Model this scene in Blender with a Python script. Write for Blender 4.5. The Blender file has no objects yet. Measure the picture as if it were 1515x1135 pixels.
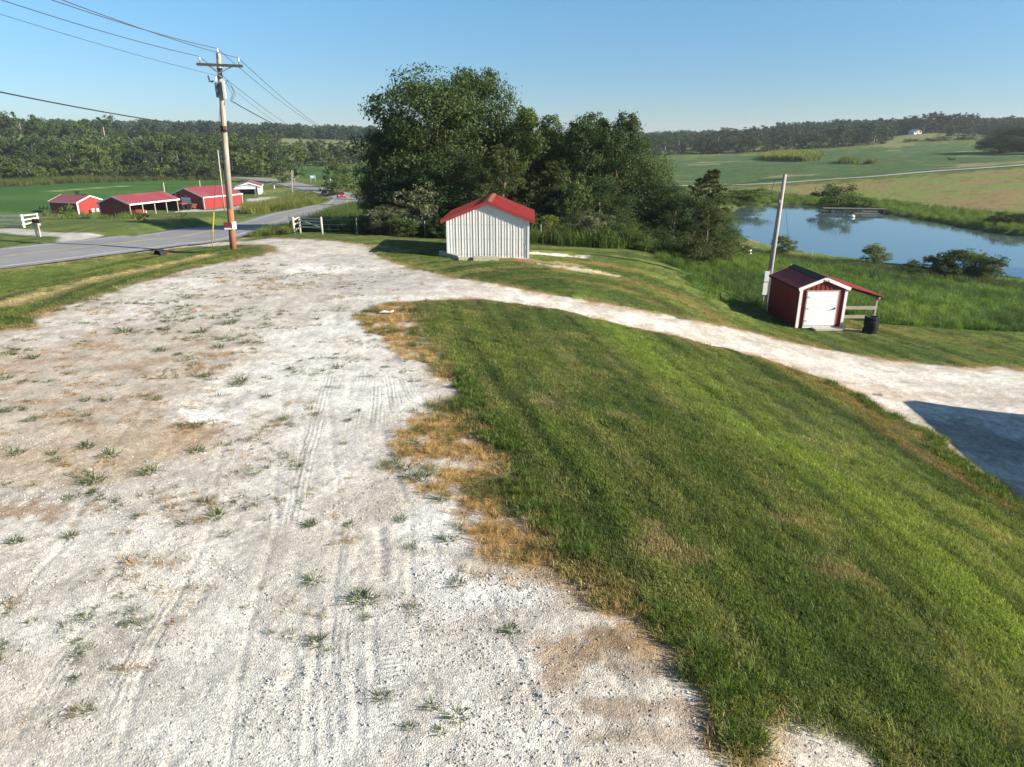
import bpy, math, random
import numpy as np
from mathutils import Vector, Matrix
R = math.radians
scene = bpy.context.scene
COL = scene.collection

# ------------------------------------------------------------------ camera, sky, sun
CAM_H, FPX, CX, CY, PITCH = 6.2, 1024.0, 757.5, 567.5, R(19.5)
cam_data = bpy.data.cameras.new('camera')
cam = bpy.data.objects.new('camera', cam_data); COL.objects.link(cam)
cam_data.sensor_width = 36.0
cam_data.lens = 36.0 * FPX / 1515.0
cam_data.clip_start = 0.1; cam_data.clip_end = 8000
cam.location = (0, 0, CAM_H)
cam.rotation_euler = (R(90) - PITCH, 0, 0)
scene.camera = cam

SUN_DIR = Vector((0.94, -0.28, 0)).normalized()
SUN_EL = R(23)
SUN_AZ = math.atan2(SUN_DIR.x, SUN_DIR.y)            # clockwise from +Y
world = bpy.data.worlds.new('World'); scene.world = world
world.use_nodes = True
wn = world.node_tree
sky = wn.nodes.new('ShaderNodeTexSky')
sky.sky_type = 'NISHITA'; sky.sun_disc = False
sky.sun_elevation = SUN_EL; sky.sun_rotation = SUN_AZ
sky.altitude = 300; sky.air_density = 1.0; sky.dust_density = 0.05; sky.ozone_density = 3.0
# sky tint graded by height all round, warmed overhead for less blue shadow fill
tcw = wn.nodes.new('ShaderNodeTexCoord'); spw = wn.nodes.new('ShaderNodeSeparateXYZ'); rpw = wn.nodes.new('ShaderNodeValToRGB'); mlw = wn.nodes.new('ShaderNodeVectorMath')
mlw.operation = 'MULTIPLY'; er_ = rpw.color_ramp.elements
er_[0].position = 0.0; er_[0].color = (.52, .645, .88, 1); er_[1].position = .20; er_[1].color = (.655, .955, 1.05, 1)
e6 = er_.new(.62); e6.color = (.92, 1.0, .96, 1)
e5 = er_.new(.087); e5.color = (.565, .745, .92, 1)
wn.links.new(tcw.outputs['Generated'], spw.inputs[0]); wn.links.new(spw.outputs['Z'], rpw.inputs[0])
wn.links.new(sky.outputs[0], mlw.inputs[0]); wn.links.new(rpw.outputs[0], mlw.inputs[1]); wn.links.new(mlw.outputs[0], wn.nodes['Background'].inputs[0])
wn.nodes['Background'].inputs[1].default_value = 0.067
sun_data = bpy.data.lights.new('sun', 'SUN')
sun_data.energy = 5.0; sun_data.angle = R(0.53); sun_data.color = (1.0, 0.91, 0.78)
sun = bpy.data.objects.new('sun', sun_data); COL.objects.link(sun)
sd_ = Vector((SUN_DIR.x*math.cos(SUN_EL), SUN_DIR.y*math.cos(SUN_EL), math.sin(SUN_EL)))
sun.rotation_euler = sd_.to_track_quat('Z', 'Y').to_euler()
scene.view_settings.view_transform = 'Standard'
scene.view_settings.look = 'None'
scene.view_settings.exposure = 1.15
scene.view_settings.gamma = 1.0
scene.view_settings.use_curve_mapping = False
scene.cycles.max_bounces = 6
scene.cycles.transparent_max_bounces = 4

rng = np.random.default_rng(7)
random.seed(7)

# ------------------------------------------------------------------ photograph geometry -> place
def ray(px, py):
    u = (px - CX)/FPX; v = (CY - py)/FPX
    return np.array([u, math.cos(PITCH) + v*math.sin(PITCH), -math.sin(PITCH) + v*math.cos(PITCH)])
def P(px, py, D):
    d = ray(px, py); t = D/d[1]
    return np.array([d[0]*t, D, CAM_H + d[2]*t])
def Pz(px, py, z):
    d = ray(px, py); t = (z - CAM_H)/d[2]
    return np.array([d[0]*t, d[1]*t, z])

# ------------------------------------------------------------------ noise
def _h(ix, iy, s):
    n = (ix.astype(np.int64)*374761393 + iy.astype(np.int64)*668265263 + s*1442695041) & 0xffffffff
    n = ((n ^ (n >> 13))*1274126177) & 0xffffffff
    n = n ^ (n >> 16)
    return (n & 0xffff)/65535.0
def vnoise(x, y, s=0):
    ix = np.floor(x); iy = np.floor(y); fx = x-ix; fy = y-iy
    fx = fx*fx*(3-2*fx); fy = fy*fy*(3-2*fy)
    a = _h(ix, iy, s); b = _h(ix+1, iy, s); c = _h(ix, iy+1, s); d = _h(ix+1, iy+1, s)
    return (a*(1-fx)+b*fx)*(1-fy) + (c*(1-fx)+d*fx)*fy
def fbm(x, y, s=0, o=4):
    r = 0; a = .5; t = 0
    for k in range(o):
        r = r + a*vnoise(x*2**k + 17.3*k, y*2**k - 9.1*k, s+k); t += a; a *= .55
    return r/t
def sstep(a, b, x):
    t = np.clip((x-a)/(b-a), 0, 1); return t*t*(3-2*t)

# ------------------------------------------------------------------ terrain height: smooth surface through surveyed points
WATER_Z = -6.0
GZ = [  # px, py, ground height
 (-400,1135,0),(100,1135,0),(500,1135,0),(757,1250,0),(900,1135,0),(1200,1135,-.25),(1515,1135,-.8),(1800,1135,-1.5),
 (0,900,.02),(300,900,0),(600,900,0),(757,850,0),(900,890,0),(1050,900,-.12),(1200,830,-.55),(1350,840,-.95),(1515,930,-1.15),(1515,860,-1.55),(1515,800,-2.15),
 (0,700,.05),(300,700,.02),(600,700,0),(720,660,0),(850,700,-.1),(1000,680,-.3),(1150,690,-.75),(1300,720,-1.5),(1400,740,-2.0),
 (1515,748,-2.65),(1700,800,-3.0),(1515,680,-2.9),(1700,680,-3.2),(1400,660,-2.65),(1290,610,-2.4),(1300,660,-2.0),(1200,600,-1.75),(1100,560,-1.45),(1000,540,-1.0),
 (900,560,-.5),(800,520,-.2),(700,500,-.05),(640,445,0),(700,443,-.1),(800,455,-.45),(900,475,-.85),(1000,497,-1.35),(1120,528,-2.0),
 (0,560,.08),(300,560,.04),(500,560,0),(0,500,.08),(200,480,.05),(400,480,0),(550,470,0),(300,420,.02),(450,420,0),(560,420,0),
 (930,452,-.95),(1060,480,-1.75),(1200,513,-2.6),(1350,537,-3.0),(1515,545,-3.2),(1700,560,-3.4),(1400,580,-3.0),(1515,620,-3.05),
 (640,405,-.1),(740,423,-.25),(830,438,-.55),
 (346,370,-.1),(405,372,-.05),(470,360,-.15),(540,363,-.2),(600,385,-.15),
 (0,445,.0),(150,415,-.02),(290,385,-.05),(0,468,.08),
 (0,414,-.55),(150,392,-.55),(235,381,-.6),(0,402,-.35),(105,386,-.35),(210,371,-.4),(270,357,-.45),
 (0,360,-.35),(100,345,-.45),(200,333,-.8),(300,322,-1.6),
 (664,381,-.28),(780,387.5,-.36),(700,400,-.25),(600,356,-.4),(480,346,-.6),(528,346,-.7),(640,350,-.7),(780,365,-.6),(860,372,-.75),
 (965,378,-1.1),(900,400,-.95),(950,430,-1.15),(1010,400,-1.6),(1060,450,-2.25),(1100,478,-2.7),(1141,463.6,-3.4),(1133,455,-3.5),(1176,487,-3.3),(1244,487,-3.35),(1280,495.5,-3.4),
 (1400,500,-3.5),(1515,500,-3.6),(1400,470,-3.8),(1515,460,-4.5),(1300,440,-4.4),(1200,430,-4.1),(1100,400,-3.5),(1100,425,-3.3),(1040,385,-2.6),
 (1020,372,-2.0),(940,362,-1.2),
 (1200,395,-5.0),(1300,405,-5.1),(1400,425,-5.2),(1515,432,-5.3),(1700,450,-5.4),(1150,380,-5.2),(1090,372,-4.6),
 (330,337,-1.8),(400,322,-4.0),(470,309,-6.5),(512,297,-8.6),(470,284,-8.9),(430,272,-9.2),(390,265,-9.2),(340,262,-9.2),
 (420,335,-2.2),(480,322,-4.2),(360,345,-1.0),
 (117,317,-8.8),(152,314.3,-8.8),(82,312,-8.8),(195,321,-8.3),(256,313,-9.0),(303,309.5,-9.2),(362,301.5,-9.0),(387,286.5,-9.2),(350,292,-9.2),
 (58,330,-2.6),(0,337,-1.6),(0,300,-9.0),(-300,300,-9),(-300,360,-.5),(-300,450,0),(200,290,-9.3),(100,275,-9.4),(0,275,-9.4),(200,270,-9.5),(300,267,-9.4),(440,258,-9.3),(540,258,-9.0),(-300,275,-9.4),
 (60,325,-5.0),(150,328,-5.6),(240,322,-6.2),(330,312,-7.2),(0,325,-4.0),
]
GD = [  # px, py, distance
 (1200,300,138),(1100,300,140),(1300,302,134),(1400,318,115),(1515,335,98),(1700,340,90),(1300,280,160),(1400,290,140),(1515,300,125),(1700,300,120),(1515,250,182),(1700,240,185),
 (1100,272,188),(1300,258,192),(1400,254,188),(1000,268,215),(1000,250,290),(1100,240,330),(1000,236,400),(1250,222,420),(1440,215,400),(1440,245,215),(1340,211,470),
 (1100,226,480),(1300,206,560),(1380,197,560),(1515,206,560),(1700,206,560),(1250,240,270),(1515,238,215),(1700,228,230),
 (780,330,70),(800,312,110),(900,330,75),(900,300,130),(980,330,90),(1000,300,130),(700,300,120),(600,285,150),(600,265,240),(757,262,230),(900,265,220),(820,240,380),
 (460,216,600),(460,206,700),(300,215,560),(100,208,520),(20,207,520),(200,210,540),(-300,207,520),(460,240,420),(300,245,400),(100,245,390),(-300,245,390),
 (757,215,650),(900,214,640),(600,215,640),
 (100,198,800),(400,204,850),(700,212,900),(1000,211,1000),(1300,200,850),(1600,196,850),(-300,196,800),
 (100,204,1600),(700,207,1600),(1300,206,1600),(-300,203,1600),(1800,203,1600),
]
pts = [Pz(a, b, z) for a, b, z in GZ] + [P(a, b, d) for a, b, d in GD]
pts = np.array(pts)
TH_MAX = R(47)
def uvs(x, y):
    r = np.sqrt(x*x+y*y); th = np.clip(np.arctan2(x, y), -TH_MAX, TH_MAX)
    return th, np.log(np.clip(r, 5.0, 1700))
_cu, _cv = uvs(pts[:, 0], pts[:, 1])
def _K(u, v):
    d2 = (u[:, None]-_cu[None])**2 + (v[:, None]-_cv[None])**2
    return .5*d2*np.log(d2+1e-12)
_n = len(pts)
_A = np.zeros((_n+3, _n+3))
_A[:_n, :_n] = _K(_cu, _cv) + np.eye(_n)*2e-4
_A[:_n, _n] = 1; _A[:_n, _n+1] = _cu; _A[:_n, _n+2] = _cv
_A[_n:, :_n] = _A[:_n, _n:].T
_W = np.linalg.solve(_A, np.concatenate([pts[:, 2], np.zeros(3)]))
def base_z(x, y):
    x = np.atleast_1d(np.asarray(x, float)); y = np.atleast_1d(np.asarray(y, float))
    out = np.empty(x.shape)
    for i in range(0, len(x), 20000):
        u, v = uvs(x[i:i+20000], y[i:i+20000])
        out[i:i+20000] = _K(u, v)@_W[:_n] + _W[_n] + _W[_n+1]*u + _W[_n+2]*v
    return out
_TT = np.exp(np.linspace(math.log(3.0), math.log(900), 700))
def hit(px, py):
    d = ray(px, py); t = _TT/d[1]
    z = CAM_H + d[2]*t; g = base_z(d[0]*t, _TT)
    k = np.where(z < g)[0]
    if len(k) == 0: k = [len(_TT)-1]
    k = max(k[0], 1)
    a0 = z[k-1]-g[k-1]; a1 = z[k]-g[k]
    f = a0/(a0-a1) if a0 != a1 else 0
    D = _TT[k-1]+(_TT[k]-_TT[k-1])*min(max(f, 0), 1)
    p = P(px, py, D)
    return p
def hits(l):
    return np.array([hit(*q)[:2] if len(q) == 2 else P(*q)[:2] for q in l])

# ------------------------------------------------------------------ plane geometry helpers
def smooth_line(pt, n=6, closed=False):
    pt = np.asarray(pt, float); m = len(pt); out = []
    for i in range(m if closed else m-1):
        if closed: a, b, c, d = pt[(i-1) % m], pt[i], pt[(i+1) % m], pt[(i+2) % m]
        else: a, b, c, d = pt[max(i-1, 0)], pt[i], pt[i+1], pt[min(i+2, m-1)]
        for k in range(n):
            t = k/n
            out.append(.5*((2*b)+(-a+c)*t+(2*a-5*b+4*c-d)*t*t+(-a+3*b-3*c+d)*t**3))
    if not closed: out.append(pt[-1])
    return np.array(out)
def poly_sd(x, y, poly, far=1e9):
    """signed distance, positive inside"""
    n = len(poly); best = np.full(x.shape, far); ins = np.zeros(x.shape, bool)
    lo = poly.min(0)-12; hi = poly.max(0)+12
    m = (x > lo[0]) & (x < hi[0]) & (y > lo[1]) & (y < hi[1])
    xs, ys = x[m], y[m]; b = np.full(xs.shape, 1e18); s = np.zeros(xs.shape, bool)
    for i in range(n):
        x0, y0 = poly[i]; x1, y1 = poly[(i+1) % n]
        dx, dy = x1-x0, y1-y0; L = dx*dx+dy*dy+1e-12
        t = np.clip(((xs-x0)*dx+(ys-y0)*dy)/L, 0, 1)
        b = np.minimum(b, (xs-x0-t*dx)**2+(ys-y0-t*dy)**2)
        c = (y0 > ys) != (y1 > ys)
        if c.any():
            with np.errstate(divide='ignore', invalid='ignore'):
                s ^= c & (xs < (x1-x0)*(ys-y0)/(y1-y0)+x0)
    best = np.full(x.shape, -12.0); d = np.sqrt(b); best[m] = np.where(s, d, -d)
    return best
def line_sd(x, y, line, reach):
    """distance to polyline, length along it and side; only within reach"""
    lo = line.min(0)-reach; hi = line.max(0)+reach
    m = np.where((x > lo[0]) & (x < hi[0]) & (y > lo[1]) & (y < hi[1]))[0]
    xs, ys = x[m], y[m]; b = np.full(xs.shape, 1e18); al = np.zeros(xs.shape); sg = np.zeros(xs.shape); acc = 0
    for i in range(len(line)-1):
        x0, y0 = line[i]; x1, y1 = line[i+1]
        dx, dy = x1-x0, y1-y0; L = math.hypot(dx, dy)+1e-9
        t = np.clip(((xs-x0)*dx+(ys-y0)*dy)/L/L, 0, 1)
        d = (xs-x0-t*dx)**2+(ys-y0-t*dy)**2
        k = d < b
        b[k] = d[k]; al[k] = acc+t[k]*L; sg[k] = np.sign(dx*(ys-y0)-dy*(xs-x0))[k]
        acc += L
    return m, np.sqrt(b), al, sg
# ------------------------------------------------------------------ outlines of the ground covers (traced, laid on the terrain)
GRAVEL = smooth_line(hits([(-500,500),(0,490),(60,466),(150,438),(220,416),(290,396),(350,385),(402,374),(402,367),(385,363),(330,362),(290,364),(255,368),(225,373),(205,374),
 (268,358),(300,356),(380,353),(430,354),(470,355),(520,360),(545,366),(560,379),(600,393),(640,404),(690,414),(740,422),(800,433),(860,444),(930,456),(1000,470),(1060,481),(1130,497),(1200,513),(1280,527),(1350,537),(1420,543),(1515,546),(1800,560),
 (1800,900),(1515,748),(1470,715),(1420,677),(1370,641),(1320,613),(1280,591),(1240,571),(1180,549),(1120,529),(1060,513),(1000,498),(940,486),(880,471),(820,458),(760,449),(700,444),(640,445),(600,449),
 (612,470),(632,500),(645,530),(660,562),(682,600),(720,660),(762,740),(802,790),(838,838),(900,890),(950,930),(1000,985),(1040,1030),(1062,1080),(1085,1120),(1100,1180),(1120,1400),(-700,1400)]), 3, True)
ISLE = smooth_line(hits([(1128,1092),(1160,1082),(1205,1084),(1245,1100),(1275,1125),(1285,1160),(1120,1165)]), 4, True)
DRYSTRIP = [smooth_line(hits(l), 3, True) for l in (
 [(528,462),(560,452),(600,449),(615,475),(640,520),(662,556),(640,552),(600,530),(560,500),(535,485)],
 [(640,596),(690,600),(715,650),(750,715),(790,775),(835,832),(815,850),(740,838),(700,800),(670,755),(625,725),(585,695),(590,650)],
 [(870,868),(905,880),(925,905),(900,905),(868,888)])]
POND = smooth_line(np.array([Pz(a, b, WATER_Z)[:2] for a, b in [(1060,350),(1090,364),(1140,374),(1200,381),(1260,387),(1310,393),(1380,401),(1440,408),(1500,416),(1570,424),(1660,424),(1720,400),(1660,365),(1580,354),(1515,350),(1472,344),(1425,336),(1385,328),(1313,317),(1290,312),(1215,305),(1150,303),(1100,306),(1062,318),(1045,334)]]), 3, True)
MEADOW = smooth_line(hits([(968,380),(1000,400),(1030,432),(1062,447),(1100,455),(1140,460),(1180,462),(1240,470),(1290,478),(1340,484),(1420,489),(1515,493),(1800,505),(1800,435),(1660,428),(1570,426),(1500,418),(1380,403),(1260,389),(1140,376),(1085,366),(1040,372),(1000,372)]), 3, True)
FARBANK = smooth_line(hits([(1045,330),(1062,316),(1100,304),(1215,303),(1290,310),(1385,326),(1472,342),(1600,352),(1800,360),(1800,332),(1515,318),(1440,312),(1370,304),(1300,296),(1200,291),(1130,285),(1040,290)]), 3, True)
HAY = hits([(1040,283),(1130,277),(1200,273),(1300,266),(1400,258),(1515,249),(1800,232),(1800,333),(1515,319),(1440,312),(1370,304),(1300,296),(1200,291),(1130,285),(1040,292)])
LANE = smooth_line(hits([(930,276),(1040,275),(1120,273),(1200,268),(1300,261),(1400,253),(1515,245),(1800,226)]), 6)
CROP_R = hits([(900,272),(1000,273),(1120,271),(1200,266),(1300,259),(1400,251),(1515,243),(1800,224),(1800,216,240),(1480,216,380),(1440,215,400),(1340,213,440),(1250,222,420),(1100,230,440),(1000,236,400),(900,240,400)])
CROP_L = hits([(-400,318),(0,314),(70,312),(100,304),(160,299),(250,294),(290,288),(335,275),(345,268),(330,264),(260,265),(180,267),(100,270),(0,275),(-400,280)])
CROP_M = hits([(446,264),(545,266),(560,249),(440,249)])
PALE_F = hits([(380,217),(545,219),(560,207,690),(480,205,690),(400,204,690),(370,206,690)])
PALE_L = hits([(0,211),(52,211),(52,203,560),(0,203,560)])
RIDGE_F = hits([(1280,216),(1330,219),(1345,212),(1385,205),(1385,196,575),(1340,204,570),(1290,210,560)])
DRIVE_L = smooth_line(hits([(-300,330),(0,338),(40,341),(90,344),(150,345),(148,350),(110,355),(70,363),(90,352),(60,349),(0,345),(-300,339)]), 3, True)
YARD_L = smooth_line(hits([(256,314),(300,313),(345,311),(430,296),(430,291),(395,292),(365,295),(362,303),(305,311),(285,309)]), 3, True)
ROAD_C = smooth_line(hits([(-900,480),(-420,425),(0,381),(105,369),(210,357),(270,350),(330,340),(400,325),(450,315),(485,306.5),(509,299),(516,294),(507,289),(482,283),(452,277),(425,271),(400,267),(370,263.5),(340,261.5)]), 8)
VERGE_TAN = smooth_line(hits([(-200,470),(0,452),(75,432),(150,413),(220,398),(300,380)]), 5)
BRIGHT = smooth_line(hits([(860,440),(900,478),(981,542),(1103,627),(1225,708),(1306,765),(1400,840),(1515,927),(1700,1080)]), 5)
CREASE = smooth_line(hits([(1040,540),(1143,658),(1265,734),(1346,790),(1515,897),(1700,1020)]), 5)

# ------------------------------------------------------------------ one tessellation shared by all ground covers
th = np.concatenate([np.linspace(-180, -50, 27), np.arange(-47.5, 47.51, .2), np.linspace(50, 180, 27)[:-1]])
th = np.radians(th); NT = len(th)
rr = [1.0, 2.0, 3.0, 3.8]
while rr[-1] < 2600:
    r = rr[-1]; rr.append(r + (.042 if r < 13 else min(.042*(r/13)**1.62, r*.05)))
rr = np.array(rr); NR = len(rr)
TT_, RR_ = np.meshgrid(th, rr)
X = (RR_*np.sin(TT_)).ravel(); Y = (RR_*np.cos(TT_)).ravel()
Z = base_z(X, Y)
front = (np.abs(TT_.ravel()) < R(55))
near = (RR_.ravel() < 60) & front

sd_gravel = np.maximum(poly_sd(X, Y, GRAVEL), poly_sd(X, Y, ISLE))
sd_dry = np.max([poly_sd(X, Y, p) for p in DRYSTRIP], 0)
sd_pond = poly_sd(X, Y, POND)
sd_meadow = poly_sd(X, Y, MEADOW); sd_bank = poly_sd(X, Y, FARBANK)
sd_hay = poly_sd(X, Y, HAY); sd_cr = poly_sd(X, Y, CROP_R); sd_cl = np.maximum(poly_sd(X, Y, CROP_L), poly_sd(X, Y, CROP_M))
sd_pale = np.max([poly_sd(X, Y, p) for p in (PALE_F, PALE_L, RIDGE_F)], 0)
sd_drive = np.maximum(poly_sd(X, Y, DRIVE_L), poly_sd(X, Y, YARD_L))

# road bed: level across
ROAD_Z = base_z(ROAD_C[:, 0], ROAD_C[:, 1])
_k = np.ones(9)/9; ROAD_Z = np.convolve(np.pad(ROAD_Z, 4, mode='edge'), _k, 'valid')
_al = np.concatenate([[0], np.cumsum(np.hypot(*np.diff(ROAD_C, axis=0).T))])
def road_bed(x, y, z):
    m, d, al, sg = line_sd(x, y, ROAD_C, 8)
    rz = np.interp(al, _al, ROAD_Z)
    w = 1-sstep(4.9, 7.6, d)
    z[m] = z[m]*(1-w) + (rz-.10)*w
    return m, d
def pond_bed(z, sd):
    z = np.where(sd > 0, np.minimum(z, WATER_Z-.06-np.minimum(.22*sd, 1.2)), z)
    o = np.clip(-sd, 0, 8)
    return np.where((sd <= 0) & (sd > -8), z*(o/8) + (1-o/8)*np.maximum(z, WATER_Z+.04+np.minimum(.3*o, .55)), z)
_m, _d = road_bed(X, Y, Z)
sd_road = np.full(X.shape, -12.); sd_road[_m] = 4.15-_d
Z = pond_bed(Z, sd_pond)
RUTS = [  # pixels, half width m, depth m, tread
 ([(383,1045),(393,1005),(404,964)], .07,.035,0),([(402,1049),(418,1005),(433,960)], .10,.05,1),([(130,1056),(143,1030),(159,1003)], .06,.03,0),
 ([(283,1114),(291,1091)], .07,.04,0),([(195,1080),(215,1055),(223,1040)], .06,.025,0),([(15,1000),(60,940)], .07,.02,0),
 ([(478,1180),(477,1100),(478,1000),(482,900),(488,815),(500,700)], .06,.022,0),([(525,1180),(525,1100),(530,990),(532,953),(528,850),(525,760)], .06,.022,0),
 ([(452,1180),(455,1080),(462,980),(470,880)], .05,.02,0),([(500,1180),(500,1040),(502,940)], .05,.014,0),
 ([(598,1135),(594,1083),(583,1000),(572,899),(561,815),(548,740)], .08,.03,1),([(575,1180),(566,1060),(556,960),(545,870)], .06,.018,0),
 ([(641,914),(668,935),(695,962),(726,991),(745,1012)], .17,.02,2),([(772,999),(783,1041)], .05,.03,0),
 ([(505,620),(522,551),(530,520)], .07,.018,0),([(548,640),(548,604),(556,552)], .07,.02,1),([(575,618),(572,580),(568,548)], .07,.02,1),([(611,611),(600,580),(586,555)], .06,.018,0),
 ([(628,600),(612,571),(597,552)], .06,.018,0),([(420,800),(440,690),(468,590)], .07,.015,0),([(395,700),(425,620),(462,545)], .07,.015,0),
 ([(330,1180),(345,1090),(370,990),(390,900)], .07,.015,0),([(60,1180),(120,1060),(190,960)], .08,.015,0),([(240,1180),(250,1120),(262,1080)], .06,.02,0),
 ([(800,1010),(900,1018),(1010,1040)], .10,.025,0),([(830,1055),(920,1062),(1045,1080)], .10,.025,0),([(850,1100),(950,1108),(1060,1120)], .09,.02,0),([(860,960),(930,975),(1000,1000)], .09,.018,0),
 ([(1515,590),(1400,570),(1300,557)], .16,.03,1),([(1515,570),(1400,556),(1290,540)], .16,.03,1)]
TRACKS = [ # centre line in pixels, half width, ribs across, lugs along
 ([(455,1200),(458,1080),(464,960),(472,860),(484,760)], .15, 1, 0), ([(500,1200),(503,1060),(508,940),(514,840),(522,740),(530,660)], .15, 1, 0),
 ([(545,1200),(545,1080),(543,960),(540,850),(536,760)], .13, 1, 0), ([(583,1150),(579,1060),(572,960),(563,870),(552,780)], .14, .4, 1),
 ([(392,1080),(405,1010),(420,950),(436,880)], .15, .5, .8), ([(150,1090),(190,1000),(235,920),(280,850)], .16, 1, 0), ([(235,1180),(265,1080),(300,980),(335,890)], .15, 1, 0),
 ([(20,1120),(80,1010),(150,910)], .16, 1, 0), ([(320,1200),(335,1100),(352,1000),(370,900)], .14, 1, 0), ([(640,915),(668,935),(697,962),(728,992),(750,1020)], .22, 0, 1),
 ([(790,1150),(770,1080),(752,1010)], .2, 0, 1), ([(520,640),(532,590),(541,545)], .2, 1, .3), ([(556,640),(560,590),(562,545)], .2, 1, .5), ([(592,632),(583,590),(575,550)], .2, 1, .2), ([(622,612),(606,580),(592,550)], .2, 1, 0),
 ([(430,790),(450,690),(478,590),(492,540)], .18, 1, 0), ([(1515,583),(1400,564),(1300,550)], .3, .3, 1), ([(1515,562),(1400,550),(1290,535)], .3, .3, 1)]
ru = np.zeros(X.shape); rv = np.zeros(X.shape); rm = np.zeros((2, X.size))
for pl, hw, ka, kb in TRACKS:
    ln = smooth_line(hits(pl), 6); m, d, al, sg = line_sd(X, Y, ln, hw*1.3)
    L = al.max() if len(al) else 1
    q = front[m] & (d < hw*1.25)
    m, d, al, sg = m[q], d[q], al[q], sg[q]
    wt = sstep(1.2, .85, d/hw)*sstep(0, .6, al)*sstep(0, .6, L-al)*np.clip(2.6*vnoise(al*.8, al*0+hw*77+pl[0][0], 12)-.75, 0, 1)*(.35+.65*vnoise(al*3.1+d*sg*9, d*14, 13))
    ru[m] = d*sg; rv[m] = al; rm[0, m] = wt*ka; rm[1, m] = wt*kb
rut = np.zeros(X.shape); rutmask = np.zeros(X.shape)
for pl, w, dp, tread in RUTS:
    ln = smooth_line(hits(pl), 5)
    m, d, al, sg = line_sd(X, Y, ln, w*5)
    m_ok = front[m]
    d = np.abs(d*sg + (vnoise(al*1.7, al*0+w*99, 6)-.5)*w*1.6 + (vnoise(al*9, al*0+w*9, 8)-.5)*w*.7)
    L = al.max() if len(al) else 1
    fade = sstep(0, .5, al)*sstep(0, .5, L-al)*np.clip(2.2*vnoise(al*1.1, al*0+3.1+w*50+dp*700, 5)-.5, .05, 1.3)
    mod = 1.0
    if tread == 1: mod = .55+.6*(np.sin(al*2*np.pi/.16) > -.1)
    if tread == 2: mod = .3+.9*(np.sin(al*2*np.pi/.11) > 0)
    prof = -dp*.6*np.exp(-(d/w)**2)*mod + dp*.10*np.exp(-((d-1.9*w)/(.7*w))**2)
    rut[m] += np.where(m_ok, prof*fade, 0)
    rutmask[m] = np.maximum(rutmask[m], np.where(m_ok, np.exp(-(d/w/1.3)**2)*fade, 0))
Z += rut
# wobbling edges, then the cover weights
e1 = fbm(X*.9, Y*.9, 3, 4)-.5; e2 = fbm(X*4.2, Y*4.2, 9, 3)-.5
farw = sstep(40, 120, RR_.ravel())
g = sd_gravel + e1*.75 + e2*.32
edge_gravel = g
gravel = sstep(-.10, .16, g)
dry = sstep(-.2, .35, sd_dry + e1*.9 + e2*.6)
drive = sstep(-.15, .3, sd_drive + e1*.6)
grassy = 1-np.maximum(gravel, drive)
# small relief
rel = (fbm(X*.55, Y*.55, 21, 3)-.5)*.10 + (fbm(X*2.6, Y*2.6, 22, 3)-.5)*.045
Z += np.where(near, rel*(.35+.65*grassy) + grassy*.035 + (e2*.014 + (vnoise(X*11, Y*11, 33)-.5)*.012)*gravel*(1-.5*rutmask), 0)

def blob(px, py, rx, ry, rot=0, amp=.35, s=0):
    c = hit(px, py); dx, dy = X-c[0], Y-c[1]
    ca, sa = math.cos(rot), math.sin(rot)
    a = (dx*ca+dy*sa)/rx; b = (-dx*sa+dy*ca)/ry
    return sstep(1.15, .55, np.sqrt(a*a+b*b) + (fbm(X*1.3, Y*1.3, 40+s, 4)-.5)*amp*3.0 + (fbm(X*6.5, Y*6.5, 140+s, 3)-.5)*1.1)
# ---- colours (albedo)
C3 = lambda *c: np.array(c, float)
def mixc(col, c, w): return col + (np.asarray(c)[None, :]-col)*w[:, None]
n1 = fbm(X*.35, Y*.35, 1, 4); n2 = fbm(X*1.7, Y*1.7, 2, 4); n3 = fbm(X*7, Y*7, 4, 3)
grain = rng.random(X.shape)
# grass everywhere first
col = np.tile(C3(0.094, 0.134, 0.032), (len(X), 1))
col = mixc(col, C3(0.162, 0.190, 0.049), sstep(.45, .75, n1))
col = mixc(col, C3(0.055, 0.094, 0.025), sstep(.52, .75, n2)*.7)
col = mixc(col, C3(0.275, 0.228, 0.105), sstep(.62, .80, fbm(X*.9+30, Y*.9, 12, 4))*.4)
# mown mound: stripes along the slope
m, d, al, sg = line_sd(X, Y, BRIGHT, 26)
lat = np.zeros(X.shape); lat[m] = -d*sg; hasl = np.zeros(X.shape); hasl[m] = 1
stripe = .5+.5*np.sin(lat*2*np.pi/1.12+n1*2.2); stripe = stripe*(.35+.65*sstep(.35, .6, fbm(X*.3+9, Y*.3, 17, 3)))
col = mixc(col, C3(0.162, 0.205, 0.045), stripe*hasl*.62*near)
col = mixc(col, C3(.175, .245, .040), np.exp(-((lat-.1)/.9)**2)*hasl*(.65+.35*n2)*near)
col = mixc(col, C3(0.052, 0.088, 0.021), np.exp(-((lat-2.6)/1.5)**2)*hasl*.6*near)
wr = (lat < -1.0)*hasl*near
col = mixc(col, C3(0.324, 0.160, 0.079), sstep(.52, .70, fbm(lat*1.2, al.mean()+X*.25+Y*.18, 14, 4))*wr*sstep(1.2, 3.5, -lat)*.5)
tanst = (lat > 1.0)*hasl*near
col = mixc(col, C3(0.324, 0.258, 0.114), sstep(.50, .68, fbm(lat*1.5, (X*.3-Y*.4), 15, 4))*tanst*.30)
alg = np.zeros(X.shape); alg[m] = al
st1 = fbm(lat*2.6, alg*.16, 18, 4); st2 = fbm(lat*5.5, alg*.5, 19, 4)
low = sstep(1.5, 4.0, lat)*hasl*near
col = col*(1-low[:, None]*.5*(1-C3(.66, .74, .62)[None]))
col = mixc(col, C3(.034, .060, .014), sstep(.48, .70, st1)*hasl*near*.75)
col = mixc(col, C3(.19, .19, .06), sstep(.58, .74, st2)*hasl*near*.35)
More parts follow.
